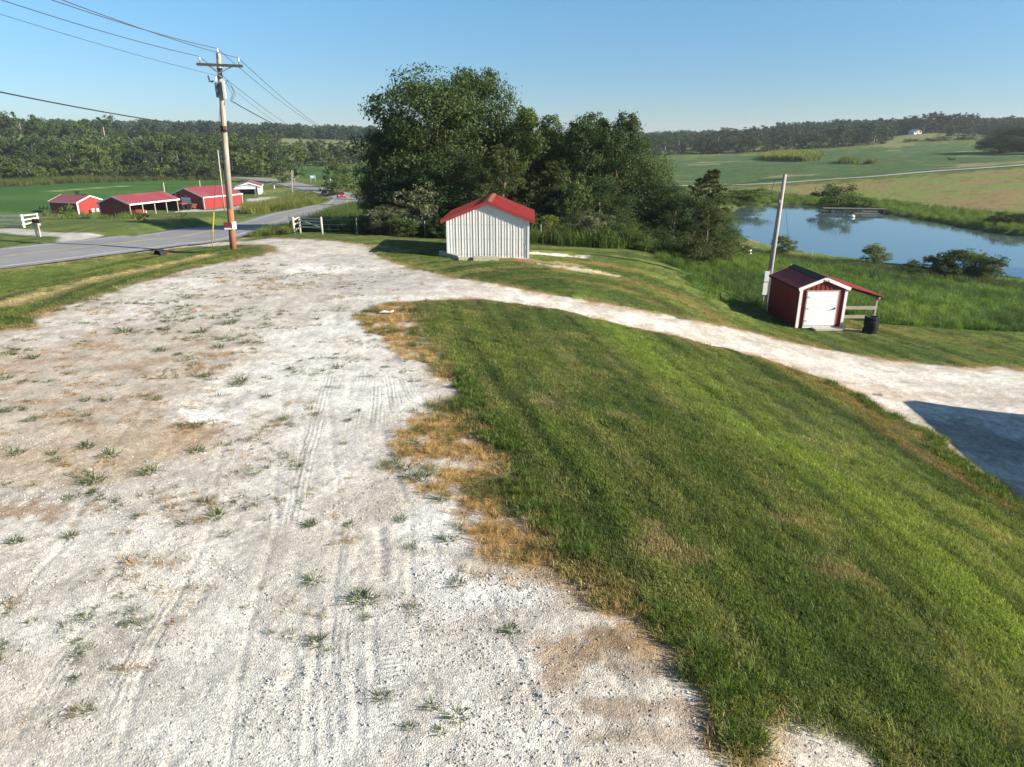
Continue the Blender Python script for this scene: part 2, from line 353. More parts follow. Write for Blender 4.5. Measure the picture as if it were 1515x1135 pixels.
line = np.exp(-((np.mod(lat+.18*(n1-.5), 1.12)-.56)/.05)**2)*hasl*near*sstep(.35, .65, fbm(lat*.8, alg*.3, 23, 3))
col = mixc(col, C3(.032, .050, .014), line*.75); Z -= line*.011
m, d, al, sg = line_sd(X, Y, CREASE, 1.0)
cr = np.zeros(X.shape); cr[m] = np.exp(-(d/.06)**2); Z -= cr*.05*near
col = mixc(col, C3(0.049, 0.068, 0.026), cr*.7*near)
for px, py, rx, ry in ((800,597,.5,.25),(1000,820,.8,.3),(975,800,.3,.9),(1170,770,.5,.2),(1250,852,.7,.35),(915,615,.5,.25)):
    col = mixc(col, C3(0.324, 0.228, 0.140), blob(px, py, rx, ry)*.42)
m, d, al, sg = line_sd(X, Y, VERGE_TAN, 5)
vt = np.zeros(X.shape); vt[m] = np.exp(-((d/.75)**2))
col = mixc(col, C3(.42, .33, .17), vt*sstep(.30, .6, n2+.15))
col = mixc(col, C3(0.389, 0.319, 0.158), sstep(-2.2, -.3, sd_road)*sstep(.35, .7, n2)*.7)
col = mixc(col, C3(.30, .22, .10), sstep(-.9, .0, sd_gravel+e2*.5)*(n2 > .46)*.6)
# around the pump shed: worn ground and spilled stone
for px, py, rx, ry, c, a in ((815,377,2.4,.8,C3(.70,.66,.58),1.),(800,388,1.6,.6,C3(.36,.24,.15),.8),(865,401,2.4,.7,C3(.60,.54,.42),.9),(835,391,1.2,.6,C3(.42,.31,.2),.8),(720,401,1.2,.25,C3(.3,.2,.1),.5),(590,372,1.6,.5,C3(.33,.24,.12),.6),(555,366,1.5,.7,C3(.40,.30,.15),.7),(770,387,1.2,.3,C3(.42,.14,.07),.7),
                                 (240,378,1.5,.5,C3(.24,.12,.06),.9),(1255,490,1.3,.6,C3(.40,.33,.25),.8),(1000,390,1.6,1.4,C3(.20,.13,.05),.35)):
    col = mixc(col, c, blob(px, py, rx, ry)*a*grassy)
# meadow, banks
col = mixc(col, C3(.085, .145, .030), sstep(-.3, .3, sd_meadow+e1))
col = mixc(col, C3(.10, .155, .034), sstep(-.3, .3, sd_bank+e1*2))
# hay field with worn brown patches
hz = sstep(-.5, .5, sd_hay)
hn = fbm(X*.06, Y*.12, 50, 5); hn2 = fbm(X*.5, Y*.9, 51, 4)
col = mixc(col, C3(.225, .198, .072), hz)
col = mixc(col, C3(.185, .215, .060), hz*sstep(.40, .55, hn+sstep(30, 110, X)*.10))
col = mixc(col, C3(.245, .175, .085), hz*sstep(.54, .74, 1-hn+.10*(hn2-.5))*.75)
col = mixc(col, C3(.10, .085, .035), hz*sstep(.58, .75, hn2)*.45)
# crop fields, rows of beans
cz = sstep(-.5, .5, sd_cr); cn = fbm(X*.03, Y*.06, 60, 5); cn2 = fbm(X*.22, Y*.35, 61, 4)
col = mixc(col, C3(.060, .112, .034), cz)
col = mixc(col, C3(.115, .160, .058), cz*sstep(.45, .66, cn2)*.7)
col = mixc(col, C3(.30, .25, .14), cz*sstep(.665, .76, fbm(X*.035+5, Y*.10, 63, 5))*.8)
cz = sstep(-.5, .5, sd_cl)
col = mixc(col, C3(.042, .108, .020), cz)
col = mixc(col, C3(.070, .145, .026), cz*sstep(.4, .7, fbm(X*.05, Y*.10, 64, 5)))
m, d, al, sg = line_sd(X, Y, hits([(80,283),(130,279),(190,275)]), 6)
st = np.zeros(X.shape); st[m] = np.exp(-(d/1.8)**2); col = mixc(col, C3(.35, .36, .13), st*cz*.8)
col = mixc(col, C3(.190, .205, .075), sstep(-2, 2, sd_pale))
col = mixc(col, C3(.20, .19, .06), sstep(-1.0, .5, -np.abs(sd_cl+1.2))*.6*(sd_cl > -3))
for px, py, rx, ry in ((75,322,6,1.6),(150,323,8,2.0),(210,324,5,1.2)):
    col = mixc(col, C3(.36, .20, .08), blob(px, py, rx, ry)*.75)
for px, py, rx, ry in ((410,282,9,7),):
    col = mixc(col, C3(.21, .22, .07), blob(px, py, rx, ry)*.8)
lane = np.zeros(X.shape)
# gravel
gc = np.tile(C3(.60, .565, .515), (len(X), 1))
gc = mixc(gc, C3(.74, .715, .675), sstep(.45, .70, n1)*.8)
gc = mixc(gc, C3(.46, .42, .365), sstep(.50, .74, n2)*.55)
gc = mixc(gc, C3(.50, .475, .44), sstep(.5, .9, n3)*.5)
old = blob(110, 560, 7.5, 5.5, 0, .3, 2)
gc = mixc(gc, C3(.52, .455, .375), old*.8)
gc = mixc(gc, C3(.42, .285, .175), old*sstep(.50, .68, fbm(X*1.3, Y*2.2, 70, 5))*.7)
for px, py, rx, ry, c, a, s in ((60,690,2.6,.9,C3(.47,.36,.24),.65,0),(210,660,1.3,1.4,C3(.48,.37,.25),.6,1),(10,755,1.5,.45,C3(.30,.19,.11),.75,2),(150,640,2.4,.9,C3(.50,.41,.30),.5,3),(285,645,.7,1.0,C3(.44,.31,.19),.6,9),
     (475,398,2.2,2.3,C3(.80,.79,.77),.95,4),(455,384,1.8,.8,C3(.78,.76,.73),.8,5),(320,613,1.0,.65,C3(.82,.81,.79),.95,6),(590,590,1.9,1.5,C3(.75,.735,.70),.85,7),(590,440,2.8,.75,C3(.78,.76,.72),.85,8),(430,565,2.6,2.6,C3(.78,.77,.745),.8,10),(480,500,2.2,3.2,C3(.78,.77,.74),.8,31),(450,680,1.6,2.6,C3(.72,.70,.67),.6,32),(650,770,.9,.7,C3(.78,.77,.75),.8,33),(690,870,1.0,.8,C3(.76,.75,.73),.7,34),(380,1000,1.6,2.4,C3(.68,.66,.62),.6,35),(560,1000,.8,2.0,C3(.68,.66,.63),.5,36),
     (955,965,1.1,.55,C3(.28,.205,.14),.8,11),(900,950,.5,.35,C3(.26,.18,.11),.8,37),(960,1050,1.2,.22,C3(.27,.20,.135),.7,12),(1000,1090,1.0,.2,C3(.30,.23,.16),.6,13),(830,975,.35,.5,C3(.36,.24,.13),.7,14),(850,860,.9,.35,C3(.42,.34,.25),.6,15),(760,835,.7,.45,C3(.46,.35,.23),.55,16),
     (560,412,3.5,3.0,C3(.46,.45,.44),.65,17),(520,385,4.5,2.0,C3(.44,.42,.40),.6,18),(330,355,6,1.5,C3(.66,.64,.61),.7,19),
     (1300,580,2.6,1.1,C3(.47,.38,.30),.6,20),(1420,560,3.5,.8,C3(.76,.74,.70),.8,21),(1180,530,3.0,.6,C3(.70,.68,.64),.6,24),(1450,650,3.6,2.2,C3(.34,.32,.285),.8,22),(1500,640,.9,.7,C3(.70,.69,.68),.8,23),(1420,700,1.2,.5,C3(.42,.24,.14),.7,25),(700,590,1.0,1.0,C3(.7,.68,.64),.3,26)):  # wide dark grey patch deepens the workshop's cast shadow in the colour
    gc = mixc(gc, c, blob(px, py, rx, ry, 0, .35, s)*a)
edge = sstep(.9, .05, g)*sstep(.36, .62, n2)
gc = mixc(gc, C3(.40, .27, .15), edge*.8)
gc = mixc(gc, C3(.62, .60, .56), rutmask*.3)
dryn = sstep(.22, .50, fbm(X*1.9, Y*1.9, 75, 4))
gc = mixc(gc, C3(.40, .25, .105), dry*dryn*.95)
gc *= ((.86+.28*grain)*.93)[:, None]*C3(1.0, .975, .925)[None]
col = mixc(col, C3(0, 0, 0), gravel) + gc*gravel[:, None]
col = mixc(col, C3(.55, .52, .47), drive*.9)
bed = sstep(-.3, .4, sd_pond); col = mixc(col, C3(.06, .055, .03), bed)
col = np.clip(col, .005, .95)

# ---- split the cells among the covers
V = np.stack([X, Y, Z], 1)
ii, jj = np.meshgrid(np.arange(NR-1), np.arange(NT), indexing='ij')
a = ii*NT+jj; b = ii*NT+(jj+1) % NT; c = (ii+1)*NT+(jj+1) % NT; d = (ii+1)*NT+jj
F = np.stack([a, d, c, b], -1).reshape(-1, 4)
def fm(q): return q[F].mean(1)
fg, fd = fm(g), fm(dry*(g > 0))
cls = np.zeros(len(F), int)
frr = fm(RR_.ravel())
cls[(frr < 60)] = 1                                         # lawn
cls[fm(sd_pale) > 0] = 2
cls[fm(sd_cl) > 0] = 3; cls[fm(sd_cr) > 0] = 4; cls[fm(sd_hay) > 0] = 5
cls[(fm(sd_bank) > 0)] = 6; cls[fm(sd_meadow) > 0] = 6
cls[fm(sd_pond) > 0] = 8
cls[fm(sd_drive) > .05] = 9; cls[fg > .03] = 10
NAMES = {0: 'ground', 1: 'lawn', 2: 'distant_field', 3: 'bean_field', 4: 'hill_crop_field', 5: 'hay_field', 6: 'meadow', 7: 'farm_lane', 8: 'pond_bed', 9: 'farm_driveway', 10: 'gravel_drive'}
DESC = {0: ('rolling green countryside beyond the road and the pond', 'ground'), 1: ('mown green lawn with pale mower stripes around the white gravel', 'lawn'),
 2: ('pale green field on the far rise before the wooded ridge', 'field'), 3: ('deep green bean field behind the red barns', 'field'), 4: ('green crop field with bare tan patches across the pond', 'field'),
 5: ('tan and olive hay field sloping down to the pond', 'field'), 6: ('rough unmown ground along the banks of the pond', 'meadow'), 7: ('pale farm lane between hay field and green crop field', 'lane'),
 8: ('muddy bottom under the pond water', 'pond bed'), 9: ('pale gravel driveway off the far side of the road', 'driveway'), 10: ('white crushed limestone lot and track with tyre ruts', 'gravel drive')}

# ------------------------------------------------------------------ materials
def nodes(name):
    m = bpy.data.materials.new(name); m.use_nodes = True
    nt = m.node_tree; return m, nt, nt.nodes['Principled BSDF']
def N(nt, t, **kw):
    n = nt.nodes.new(t)
    for k, v in kw.items():
        if k.startswith('i_'): n.inputs[k[2:].replace('_', ' ')].default_value = v
        else: setattr(n, k, v)
    return n
def ground_material():
    m, nt, bs = nodes('ground_cover')
    at = N(nt, 'ShaderNodeAttribute', attribute_name='col')
    gm = N(nt, 'ShaderNodeAttribute', attribute_name='stone')
    geo = N(nt, 'ShaderNodeNewGeometry')
    # stone grain: cells of broken rock, plus soft grass mottling
    vo = N(nt, 'ShaderNodeTexVoronoi', i_Scale=44.0); nt.links.new(geo.outputs['Position'], vo.inputs['Vector'])
    vo2 = N(nt, 'ShaderNodeTexVoronoi', i_Scale=110.0); nt.links.new(geo.outputs['Position'], vo2.inputs['Vector'])
    ng = N(nt, 'ShaderNodeTexNoise', i_Scale=22.0, i_Detail=6.0, i_Roughness=.72); nt.links.new(geo.outputs['Position'], ng.inputs['Vector'])
    nl = N(nt, 'ShaderNodeTexNoise', i_Scale=1.1, i_Detail=8.0, i_Roughness=.75); nt.links.new(geo.outputs['Position'], nl.inputs['Vector'])
    hsv = N(nt, 'ShaderNodeSeparateColor'); nt.links.new(vo.outputs['Color'], hsv.inputs[0])
    r1 = N(nt, 'ShaderNodeMapRange'); r1.inputs['To Min'].default_value = .68; r1.inputs['To Max'].default_value = 1.20
    nt.links.new(hsv.outputs[0], r1.inputs['Value'])
    r2 = N(nt, 'ShaderNodeMapRange'); r2.inputs['From Min'].default_value = .28; r2.inputs['From Max'].default_value = .72; r2.inputs['To Min'].default_value = .55; r2.inputs['To Max'].default_value = 1.45
    nt.links.new(ng.outputs[0], r2.inputs['Value'])
    r3 = N(nt, 'ShaderNodeMapRange'); r3.inputs['From Min'].default_value = .3; r3.inputs['From Max'].default_value = .7; r3.inputs['To Min'].default_value = .64; r3.inputs['To Max'].default_value = 1.32
    nt.links.new(nl.outputs[0], r3.inputs['Value'])
    mx = N(nt, 'ShaderNodeMix'); nt.links.new(gm.outputs['Fac'], mx.inputs[0]); nt.links.new(r2.outputs[0], mx.inputs[2]); nt.links.new(r1.outputs[0], mx.inputs[3])
    mu = N(nt, 'ShaderNodeMath', operation='MULTIPLY'); nt.links.new(mx.outputs[0], mu.inputs[0]); nt.links.new(r3.outputs[0], mu.inputs[1])
    sc = N(nt, 'ShaderNodeVectorMath', operation='SCALE'); nt.links.new(at.outputs['Color'], sc.inputs[0]); nt.links.new(mu.outputs[0], sc.inputs['Scale'])
    nt.links.new(sc.outputs[0], bs.inputs['Base Color'])
    bs.inputs['Roughness'].default_value = .95; bs.inputs['Specular IOR Level'].default_value = .12
    h1 = N(nt, 'ShaderNodeMath', operation='MULTIPLY'); h1.inputs[1].default_value = -.010; nt.links.new(vo.outputs['Distance'], h1.inputs[0])
    h2 = N(nt, 'ShaderNodeMath', operation='MULTIPLY_ADD'); h2.inputs[1].default_value = -.004; nt.links.new(vo2.outputs['Distance'], h2.inputs[0]); nt.links.new(h1.outputs[0], h2.inputs[2])
    h3 = N(nt, 'ShaderNodeMath', operation='MULTIPLY'); h3.inputs[1].default_value = .09; nt.links.new(ng.outputs[0], h3.inputs[0])
    hm = N(nt, 'ShaderNodeMix'); nt.links.new(gm.outputs['Fac'], hm.inputs[0]); nt.links.new(h3.outputs[0], hm.inputs[2]); nt.links.new(h2.outputs[0], hm.inputs[3])
    # tyre tread pressed into the stone: ribs along the track, lugs across it
    tk = N(nt, 'ShaderNodeAttribute', attribute_name='track'); ts = N(nt, 'ShaderNodeSeparateXYZ'); nt.links.new(tk.outputs['Vector'], ts.inputs[0])
    tot = hm.outputs[0]
    for ax_, per, dep, nm_ in (('X', .098, .0042, 'ribs'), ('Y', .082, .0062, 'lugs')):
        am = N(nt, 'ShaderNodeAttribute', attribute_name=nm_)
        w1 = N(nt, 'ShaderNodeMath', operation='MULTIPLY_ADD'); w1.inputs[1].default_value = 2*math.pi/per; nt.links.new(ts.outputs[ax_], w1.inputs[0])
        jt = N(nt, 'ShaderNodeMath', operation='MULTIPLY'); jt.inputs[1].default_value = 9.0; nt.links.new(nl.outputs[0], jt.inputs[0]); nt.links.new(jt.outputs[0], w1.inputs[2])
        w2 = N(nt, 'ShaderNodeMath', operation='SINE'); nt.links.new(w1.outputs[0], w2.inputs[0])
        w3 = N(nt, 'ShaderNodeMath', operation='MULTIPLY'); nt.links.new(w2.outputs[0], w3.inputs[0]); nt.links.new(am.outputs['Fac'], w3.inputs[1])
        w4 = N(nt, 'ShaderNodeMath', operation='MULTIPLY_ADD'); w4.inputs[1].default_value = dep; nt.links.new(w3.outputs[0], w4.inputs[0]); nt.links.new(tot, w4.inputs[2]); tot = w4.outputs[0]
    bp = N(nt, 'ShaderNodeBump', i_Strength=.8, i_Distance=1.0); nt.links.new(tot, bp.inputs['Height']); nt.links.new(bp.outputs[0], bs.inputs['Normal'])
    return m
M_GROUND = ground_material()

def mesh_from(name, v, f, smooth=True):
    v = np.asarray(v, np.float32); f = np.asarray(f, np.int32)
    me = bpy.data.meshes.new(name); k = f.shape[1]
    me.vertices.add(len(v)); me.vertices.foreach_set('co', v.ravel())
    me.loops.add(f.size); me.loops.foreach_set('vertex_index', f.ravel())
    me.polygons.add(len(f)); me.polygons.foreach_set('loop_start', np.arange(0, f.size, k, dtype=np.int32))
    me.polygons.foreach_set('use_smooth', np.full(len(f), smooth))
    me.update(calc_edges=True)
    return me
def vattr(me, name, data, typ):
    at = me.attributes.new(name, typ, 'POINT')
    if typ == 'FLOAT': at.data.foreach_set('value', np.asarray(data, np.float32).ravel())
    elif typ == 'INT': at.data.foreach_set('value', np.asarray(data, np.int32).ravel())
    elif typ == 'FLOAT_VECTOR': at.data.foreach_set('vector', np.asarray(data, np.float32).ravel())
    else: at.data.foreach_set('color', np.concatenate([data, np.ones((len(data), 1))], 1).astype(np.float32).ravel())
def link(name, me, mat=None, parent=None):
    o = bpy.data.objects.new(name, me); COL.objects.link(o)
    if mat is not None:
        for q in (mat if isinstance(mat, (list, tuple)) else [mat]): me.materials.append(q)
    if parent is not None: o.parent = parent
    return o
def tag(o, label=None, cat=None, group=None, kind=None):
    if label: o['label'] = label
    if cat: o['category'] = cat
    if group: o['group'] = group
    if kind: o['kind'] = kind
    return o
lawn_under = (near & (RR_.ravel() < 42))*grassy*(sd_road < 0)*(1-vt*.8)  # ground beneath the grass blades, darkened below for contrast
col_lawn = col.copy(); col = col*(1-.36*lawn_under*sstep(42, 24, RR_.ravel()))[:, None]
stone = np.maximum(np.maximum(gravel*(1-.6*dry*dryn), drive), lane)
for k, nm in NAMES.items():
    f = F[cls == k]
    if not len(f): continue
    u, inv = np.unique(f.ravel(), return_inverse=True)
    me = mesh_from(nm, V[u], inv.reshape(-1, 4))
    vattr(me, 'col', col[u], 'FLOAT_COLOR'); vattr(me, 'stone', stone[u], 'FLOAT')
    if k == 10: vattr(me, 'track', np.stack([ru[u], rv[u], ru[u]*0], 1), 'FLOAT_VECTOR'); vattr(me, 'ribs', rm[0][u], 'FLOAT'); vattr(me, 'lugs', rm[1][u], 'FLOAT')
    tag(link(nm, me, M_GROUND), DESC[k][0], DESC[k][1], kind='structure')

# height and colour lookups on the finished ground (bilinear in the grid)
Zg = Z.reshape(NR, NT); Cg = col_lawn.reshape(NR, NT, 3); Sg = stone.reshape(NR, NT); Gg = grassy.reshape(NR, NT)
def gidx(x, y):
    x = np.atleast_1d(np.asarray(x, float)); y = np.atleast_1d(np.asarray(y, float))
    r = np.hypot(x, y); t = np.arctan2(x, y)
    i = np.clip(np.interp(r, rr, np.arange(NR)), 0, NR-1.001); j = np.clip(np.interp(t, th, np.arange(NT)), 0, NT-1.001)
    return i, j
def lookup(G, x, y):
    i, j = gidx(x, y); i0 = i.astype(int); j0 = j.astype(int); fi = i-i0; fj = j-j0
    if G.ndim == 3: fi = fi[:, None]; fj = fj[:, None]
    return (G[i0, j0]*(1-fj)+G[i0, j0+1]*fj)*(1-fi) + (G[i0+1, j0]*(1-fj)+G[i0+1, j0+1]*fj)*fi
def zt(x, y): return float(lookup(Zg, x, y)[0])
def at(px, py):
    p = hit(px, py); return Vector((p[0], p[1], zt(p[0], p[1])))
# ------------------------------------------------------------------ mesh builder and materials of the things
class MB:
    def __init__(s): s.v = []; s.f = []; s.m = []
    def add(s, v, f, mi=0):
        o = len(s.v); s.v += [tuple(q) for q in v]; s.f += [[o+i for i in q] for q in f]; s.m += [mi]*len(f); return s
    def box(s, c, d, M=None, mi=0):
        x, y, z = d[0]/2, d[1]/2, d[2]/2
        v = [Vector((i*x, j*y, k*z)) for i in (-1, 1) for j in (-1, 1) for k in (-1, 1)]
        if M is not None: v = [M @ q for q in v]
        v = [q+Vector(c) for q in v]
        return s.add(v, [(0,1,3,2),(4,6,7,5),(0,4,5,1),(2,3,7,6),(0,2,6,4),(1,5,7,3)], mi)
    def beam(s, p, q, w, h, up=(0,0,1), mi=0):
        p, q = Vector(p), Vector(q); d = q-p; L = d.length; d.normalize()
        u = Vector(up); r = d.cross(u)
        if r.length < 1e-4: r = d.cross(Vector((0,1,0)))
        r.normalize(); u = r.cross(d)
        M = Matrix((r, d, u)).transposed()
        return s.box((p+q)/2, (w, L, h), M, mi)
    def tube(s, path, rad, n=8, caps=True, mi=0):
        path = [Vector(p) for p in path]; m = len(path)
        rad = rad if isinstance(rad, (list, tuple)) else [rad]*m
        v = []; pr = None
        for i, p in enumerate(path):
            d = (path[min(i+1, m-1)]-path[max(i-1, 0)]).normalized()
            if pr is None: pr = d.cross(Vector((0,0,1))) if abs(d.z) < .95 else d.cross(Vector((1,0,0)))
            pr = (pr - d*pr.dot(d)).normalized(); q = d.cross(pr)
            v += [p + (pr*math.cos(2*math.pi*k/n) + q*math.sin(2*math.pi*k/n))*rad[i] for k in range(n)]
        f = [(i*n+k, i*n+(k+1) % n, (i+1)*n+(k+1) % n, (i+1)*n+k) for i in range(m-1) for k in range(n)]
        if caps: f += [list(range(n))[::-1], [(m-1)*n+k for k in range(n)]]
        return s.add(v, f, mi)
    def lathe(s, prof, c=(0,0,0), n=16, M=None, mi=0):
        v = []; 
        for r, z in prof:
            for k in range(n):
                q = Vector((r*math.cos(2*math.pi*k/n), r*math.sin(2*math.pi*k/n), z))
                v.append((M @ q if M is not None else q)+Vector(c))
        m = len(prof)
        f = [(i*n+k, i*n+(k+1) % n, (i+1)*n+(k+1) % n, (i+1)*n+k) for i in range(m-1) for k in range(n)]
        f += [list(range(n))[::-1], [(m-1)*n+k for k in range(n)]]
        return s.add(v, f, mi)
    def prism(s, poly, a, b, mi=0):
        """poly: points; a,b: functions mapping a 2-D point to the two 3-D faces"""
        n = len(poly); v = [a(p) for p in poly]+[b(p) for p in poly]
        return s.add(v, [list(range(n)), list(range(n, 2*n))[::-1]]+[(i, n+i, n+(i+1) % n, (i+1) % n) for i in range(n)], mi)
    def build(s, name, mat, parent=None, smooth=False):
        me = bpy.data.meshes.new(name); me.from_pydata(s.v, [], s.f)
        for q in (mat if isinstance(mat, (list, tuple)) else [mat]): me.materials.append(q)
        me.polygons.foreach_set('material_index', s.m)
        if smooth: me.polygons.foreach_set('use_smooth', [True]*len(s.f))
        import bmesh
        bm = bmesh.new(); bm.from_mesh(me); bmesh.ops.recalc_face_normals(bm, faces=bm.faces); bm.to_mesh(me); bm.free()
        me.update()
        o = bpy.data.objects.new(name, me); COL.objects.link(o)
        if parent is not None: o.parent = parent
        return o
def thing(name, label, cat, loc, rz=0, group=None):
    o = bpy.data.objects.new(name, None); COL.objects.link(o); o.location = loc; o.rotation_euler = (0, 0, rz)
    o.empty_display_size = .3
    return tag(o, label, cat, group)
def copy_tree(o, parent=None):
    c = o.copy(); COL.objects.link(c)
    if parent is not None: c.parent = parent
    for ch in [q for q in o.children]: copy_tree(ch, c)
    return c

def mat(name, c, rough=.6, metal=0, var=.25, scale=6, stretch=(1,1,1), spec=.4, dirt=None, dirt_amt=.5, bump=0, bscale=40):
    m, nt, bs = nodes(name)
    tc = N(nt, 'ShaderNodeTexCoord'); mp = N(nt, 'ShaderNodeMapping'); mp.inputs['Scale'].default_value = stretch
    nt.links.new(tc.outputs['Object'], mp.inputs[0])
    no = N(nt, 'ShaderNodeTexNoise', i_Scale=scale, i_Detail=6.0, i_Roughness=.65); nt.links.new(mp.outputs[0], no.inputs['Vector'])
    ra = N(nt, 'ShaderNodeMapRange'); ra.inputs['From Min'].default_value = .3; ra.inputs['From Max'].default_value = .7
    ra.inputs['To Min'].default_value = 1-var; ra.inputs['To Max'].default_value = 1+var; nt.links.new(no.outputs[0], ra.inputs['Value'])
    sc = N(nt, 'ShaderNodeVectorMath', operation='SCALE'); sc.inputs[0].default_value = c; nt.links.new(ra.outputs[0], sc.inputs['Scale'])
    out = sc.outputs[0]
    if dirt:
        n2 = N(nt, 'ShaderNodeTexNoise', i_Scale=scale*.45, i_Detail=8.0, i_Roughness=.75); nt.links.new(mp.outputs[0], n2.inputs['Vector'])
        r2 = N(nt, 'ShaderNodeMapRange'); r2.inputs['From Min'].default_value = .48; r2.inputs['From Max'].default_value = .72; r2.inputs['To Max'].default_value = dirt_amt
        nt.links.new(n2.outputs[0], r2.inputs['Value'])
        mx = N(nt, 'ShaderNodeMix', data_type='RGBA'); nt.links.new(r2.outputs[0], mx.inputs[0]); nt.links.new(out, mx.inputs[6]); mx.inputs[7].default_value = (*dirt, 1)
        out = mx.outputs[2]
    nt.links.new(out, bs.inputs['Base Color'])
    bs.inputs['Roughness'].default_value = rough; bs.inputs['Metallic'].default_value = metal; bs.inputs['Specular IOR Level'].default_value = spec
    if bump:
        n3 = N(nt, 'ShaderNodeTexNoise', i_Scale=bscale, i_Detail=4.0); nt.links.new(mp.outputs[0], n3.inputs['Vector'])
        bp = N(nt, 'ShaderNodeBump', i_Strength=1.0, i_Distance=bump); nt.links.new(n3.outputs[0], bp.inputs['Height']); nt.links.new(bp.outputs[0], bs.inputs['Normal'])
    return m
M = dict(
 white_metal=mat('white_painted_metal', (.77,.745,.70), .45, var=.06, scale=1.5, stretch=(1,1,.2), dirt=(.42,.38,.32), dirt_amt=.35),
 white_trim=mat('white_trim', (.78,.78,.76), .5, var=.05, dirt=(.5,.46,.4), dirt_amt=.3),
 white_door=mat('white_door_paint', (.80,.82,.82), .5, var=.04, dirt=(.6,.58,.52), dirt_amt=.25),
 red_metal=mat('red_painted_metal', (.23,.024,.024), .5, var=.12, scale=2, stretch=(1,1,.3), dirt=(.18,.05,.04), dirt_amt=.4),
 red_roof=mat('red_roof_metal', (.30,.040,.038), .42, var=.12, scale=1.2, dirt=(.30,.12,.10), dirt_amt=.5),
 red_barn=mat('barn_red_metal', (.27,.026,.024), .55, var=.12, scale=.8, stretch=(1,1,.3), dirt=(.2,.05,.045), dirt_amt=.4),
 barn_roof=mat('faded_red_roof', (.26,.048,.055), .45, var=.10, scale=.5, dirt=(.33,.14,.13), dirt_amt=.4),
 grey_roof=mat('grey_roof_metal', (.30,.33,.35), .4, var=.1),
 dark=mat('dark_interior', (.03,.028,.026), .9, var=.3),
 black_metal=mat('black_ridge_metal', (.020,.020,.022), .75, var=.2),
 pole=mat('weathered_pole_wood', (.36,.315,.265), .9, var=.35, scale=5, stretch=(6,6,.35), dirt=(.16,.12,.09), dirt_amt=.7, bump=.006, bscale=30),
 pole_low=mat('creosoted_pole_wood', (.30,.125,.06), .85, var=.3, scale=5, stretch=(6,6,.4), dirt=(.15,.07,.04), dirt_amt=.6, bump=.006, bscale=30),
 grey_pole=mat('grey_pole_wood', (.38,.36,.32), .9, var=.3, scale=5, stretch=(6,6,.35), dirt=(.18,.16,.13), dirt_amt=.6),
 arm=mat('crossarm_wood', (.085,.075,.062), .9, var=.4, scale=6, stretch=(1,5,5)),
 steel=mat('galvanised_steel', (.42,.43,.44), .45, metal=.7, var=.2),
 dark_steel=mat('dark_steel', (.06,.06,.065), .5, metal=.4, var=.3),
 grey_tank=mat('grey_tank_paint', (.13,.145,.15), .5, var=.15),
 cable=mat('black_cable', (.022,.022,.024), .7, var=.1),
 wire=mat('aluminium_wire', (.075,.078,.085), .6, metal=.3, var=.1),
 porcelain=mat('insulator_porcelain', (.62,.62,.60), .25, var=.05),
 yellow=mat('yellow_plastic', (.72,.60,.03), .5, var=.1),
 wood=mat('weathered_board', (.36,.32,.25), .9, var=.3, scale=4, stretch=(1,6,6), dirt=(.2,.17,.12), dirt_amt=.5),
 old_wood=mat('old_timber', (.36,.35,.27), .95, var=.35, scale=4, stretch=(1,5,5), dirt=(.22,.26,.14), dirt_amt=.6, bump=.01),
 post=mat('fence_post_wood', (.42,.41,.35), .9, var=.25, scale=5, stretch=(5,5,.5), dirt=(.26,.26,.2), dirt_amt=.5),
 rubber=mat('tyre_rubber', (.018,.018,.019), .8, var=.3),
 sign_red=mat('faded_red_sign', (.22,.035,.03), .6, var=.35, scale=14, dirt=(.08,.02,.02), dirt_amt=.6),
 tractor=mat('tractor_red', (.42,.045,.03), .45, var=.2, dirt=(.35,.2,.13), dirt_amt=.4),
 rust=mat('rusty_steel', (.20,.075,.035), .85, var=.35, scale=5),
 car=mat('red_car_paint', (.42,.018,.022), .25, var=.03, spec=.6),
 glass=mat('dark_glass', (.02,.025,.03), .08, var=.1, spec=.7),
 lamp=mat('lamp_glass', (.75,.75,.72), .2, var=.05),
 blue=mat('blue_meter', (.10,.16,.30), .4, var=.1),
 asphalt=mat('worn_asphalt', (.23,.23,.235), .85, var=.16, scale=.35, dirt=(.29,.285,.275), dirt_amt=.6, bump=.006, bscale=60),
 yline=mat('yellow_road_paint', (.55,.42,.13), .8, var=.3, scale=2, dirt=(.25,.23,.18), dirt_amt=.6),
 wline=mat('white_road_paint', (.60,.60,.58), .8, var=.2, scale=2, dirt=(.3,.3,.29), dirt_amt=.7),
 dock=mat('dock_boards', (.15,.14,.125), .9, var=.3, scale=1.5, stretch=(5,1,1)),
 concrete=mat('concrete_slab', (.42,.39,.34), .9, var=.2),
 blue_sign=mat('blue_sign', (.25,.42,.55), .5, var=.1),
)

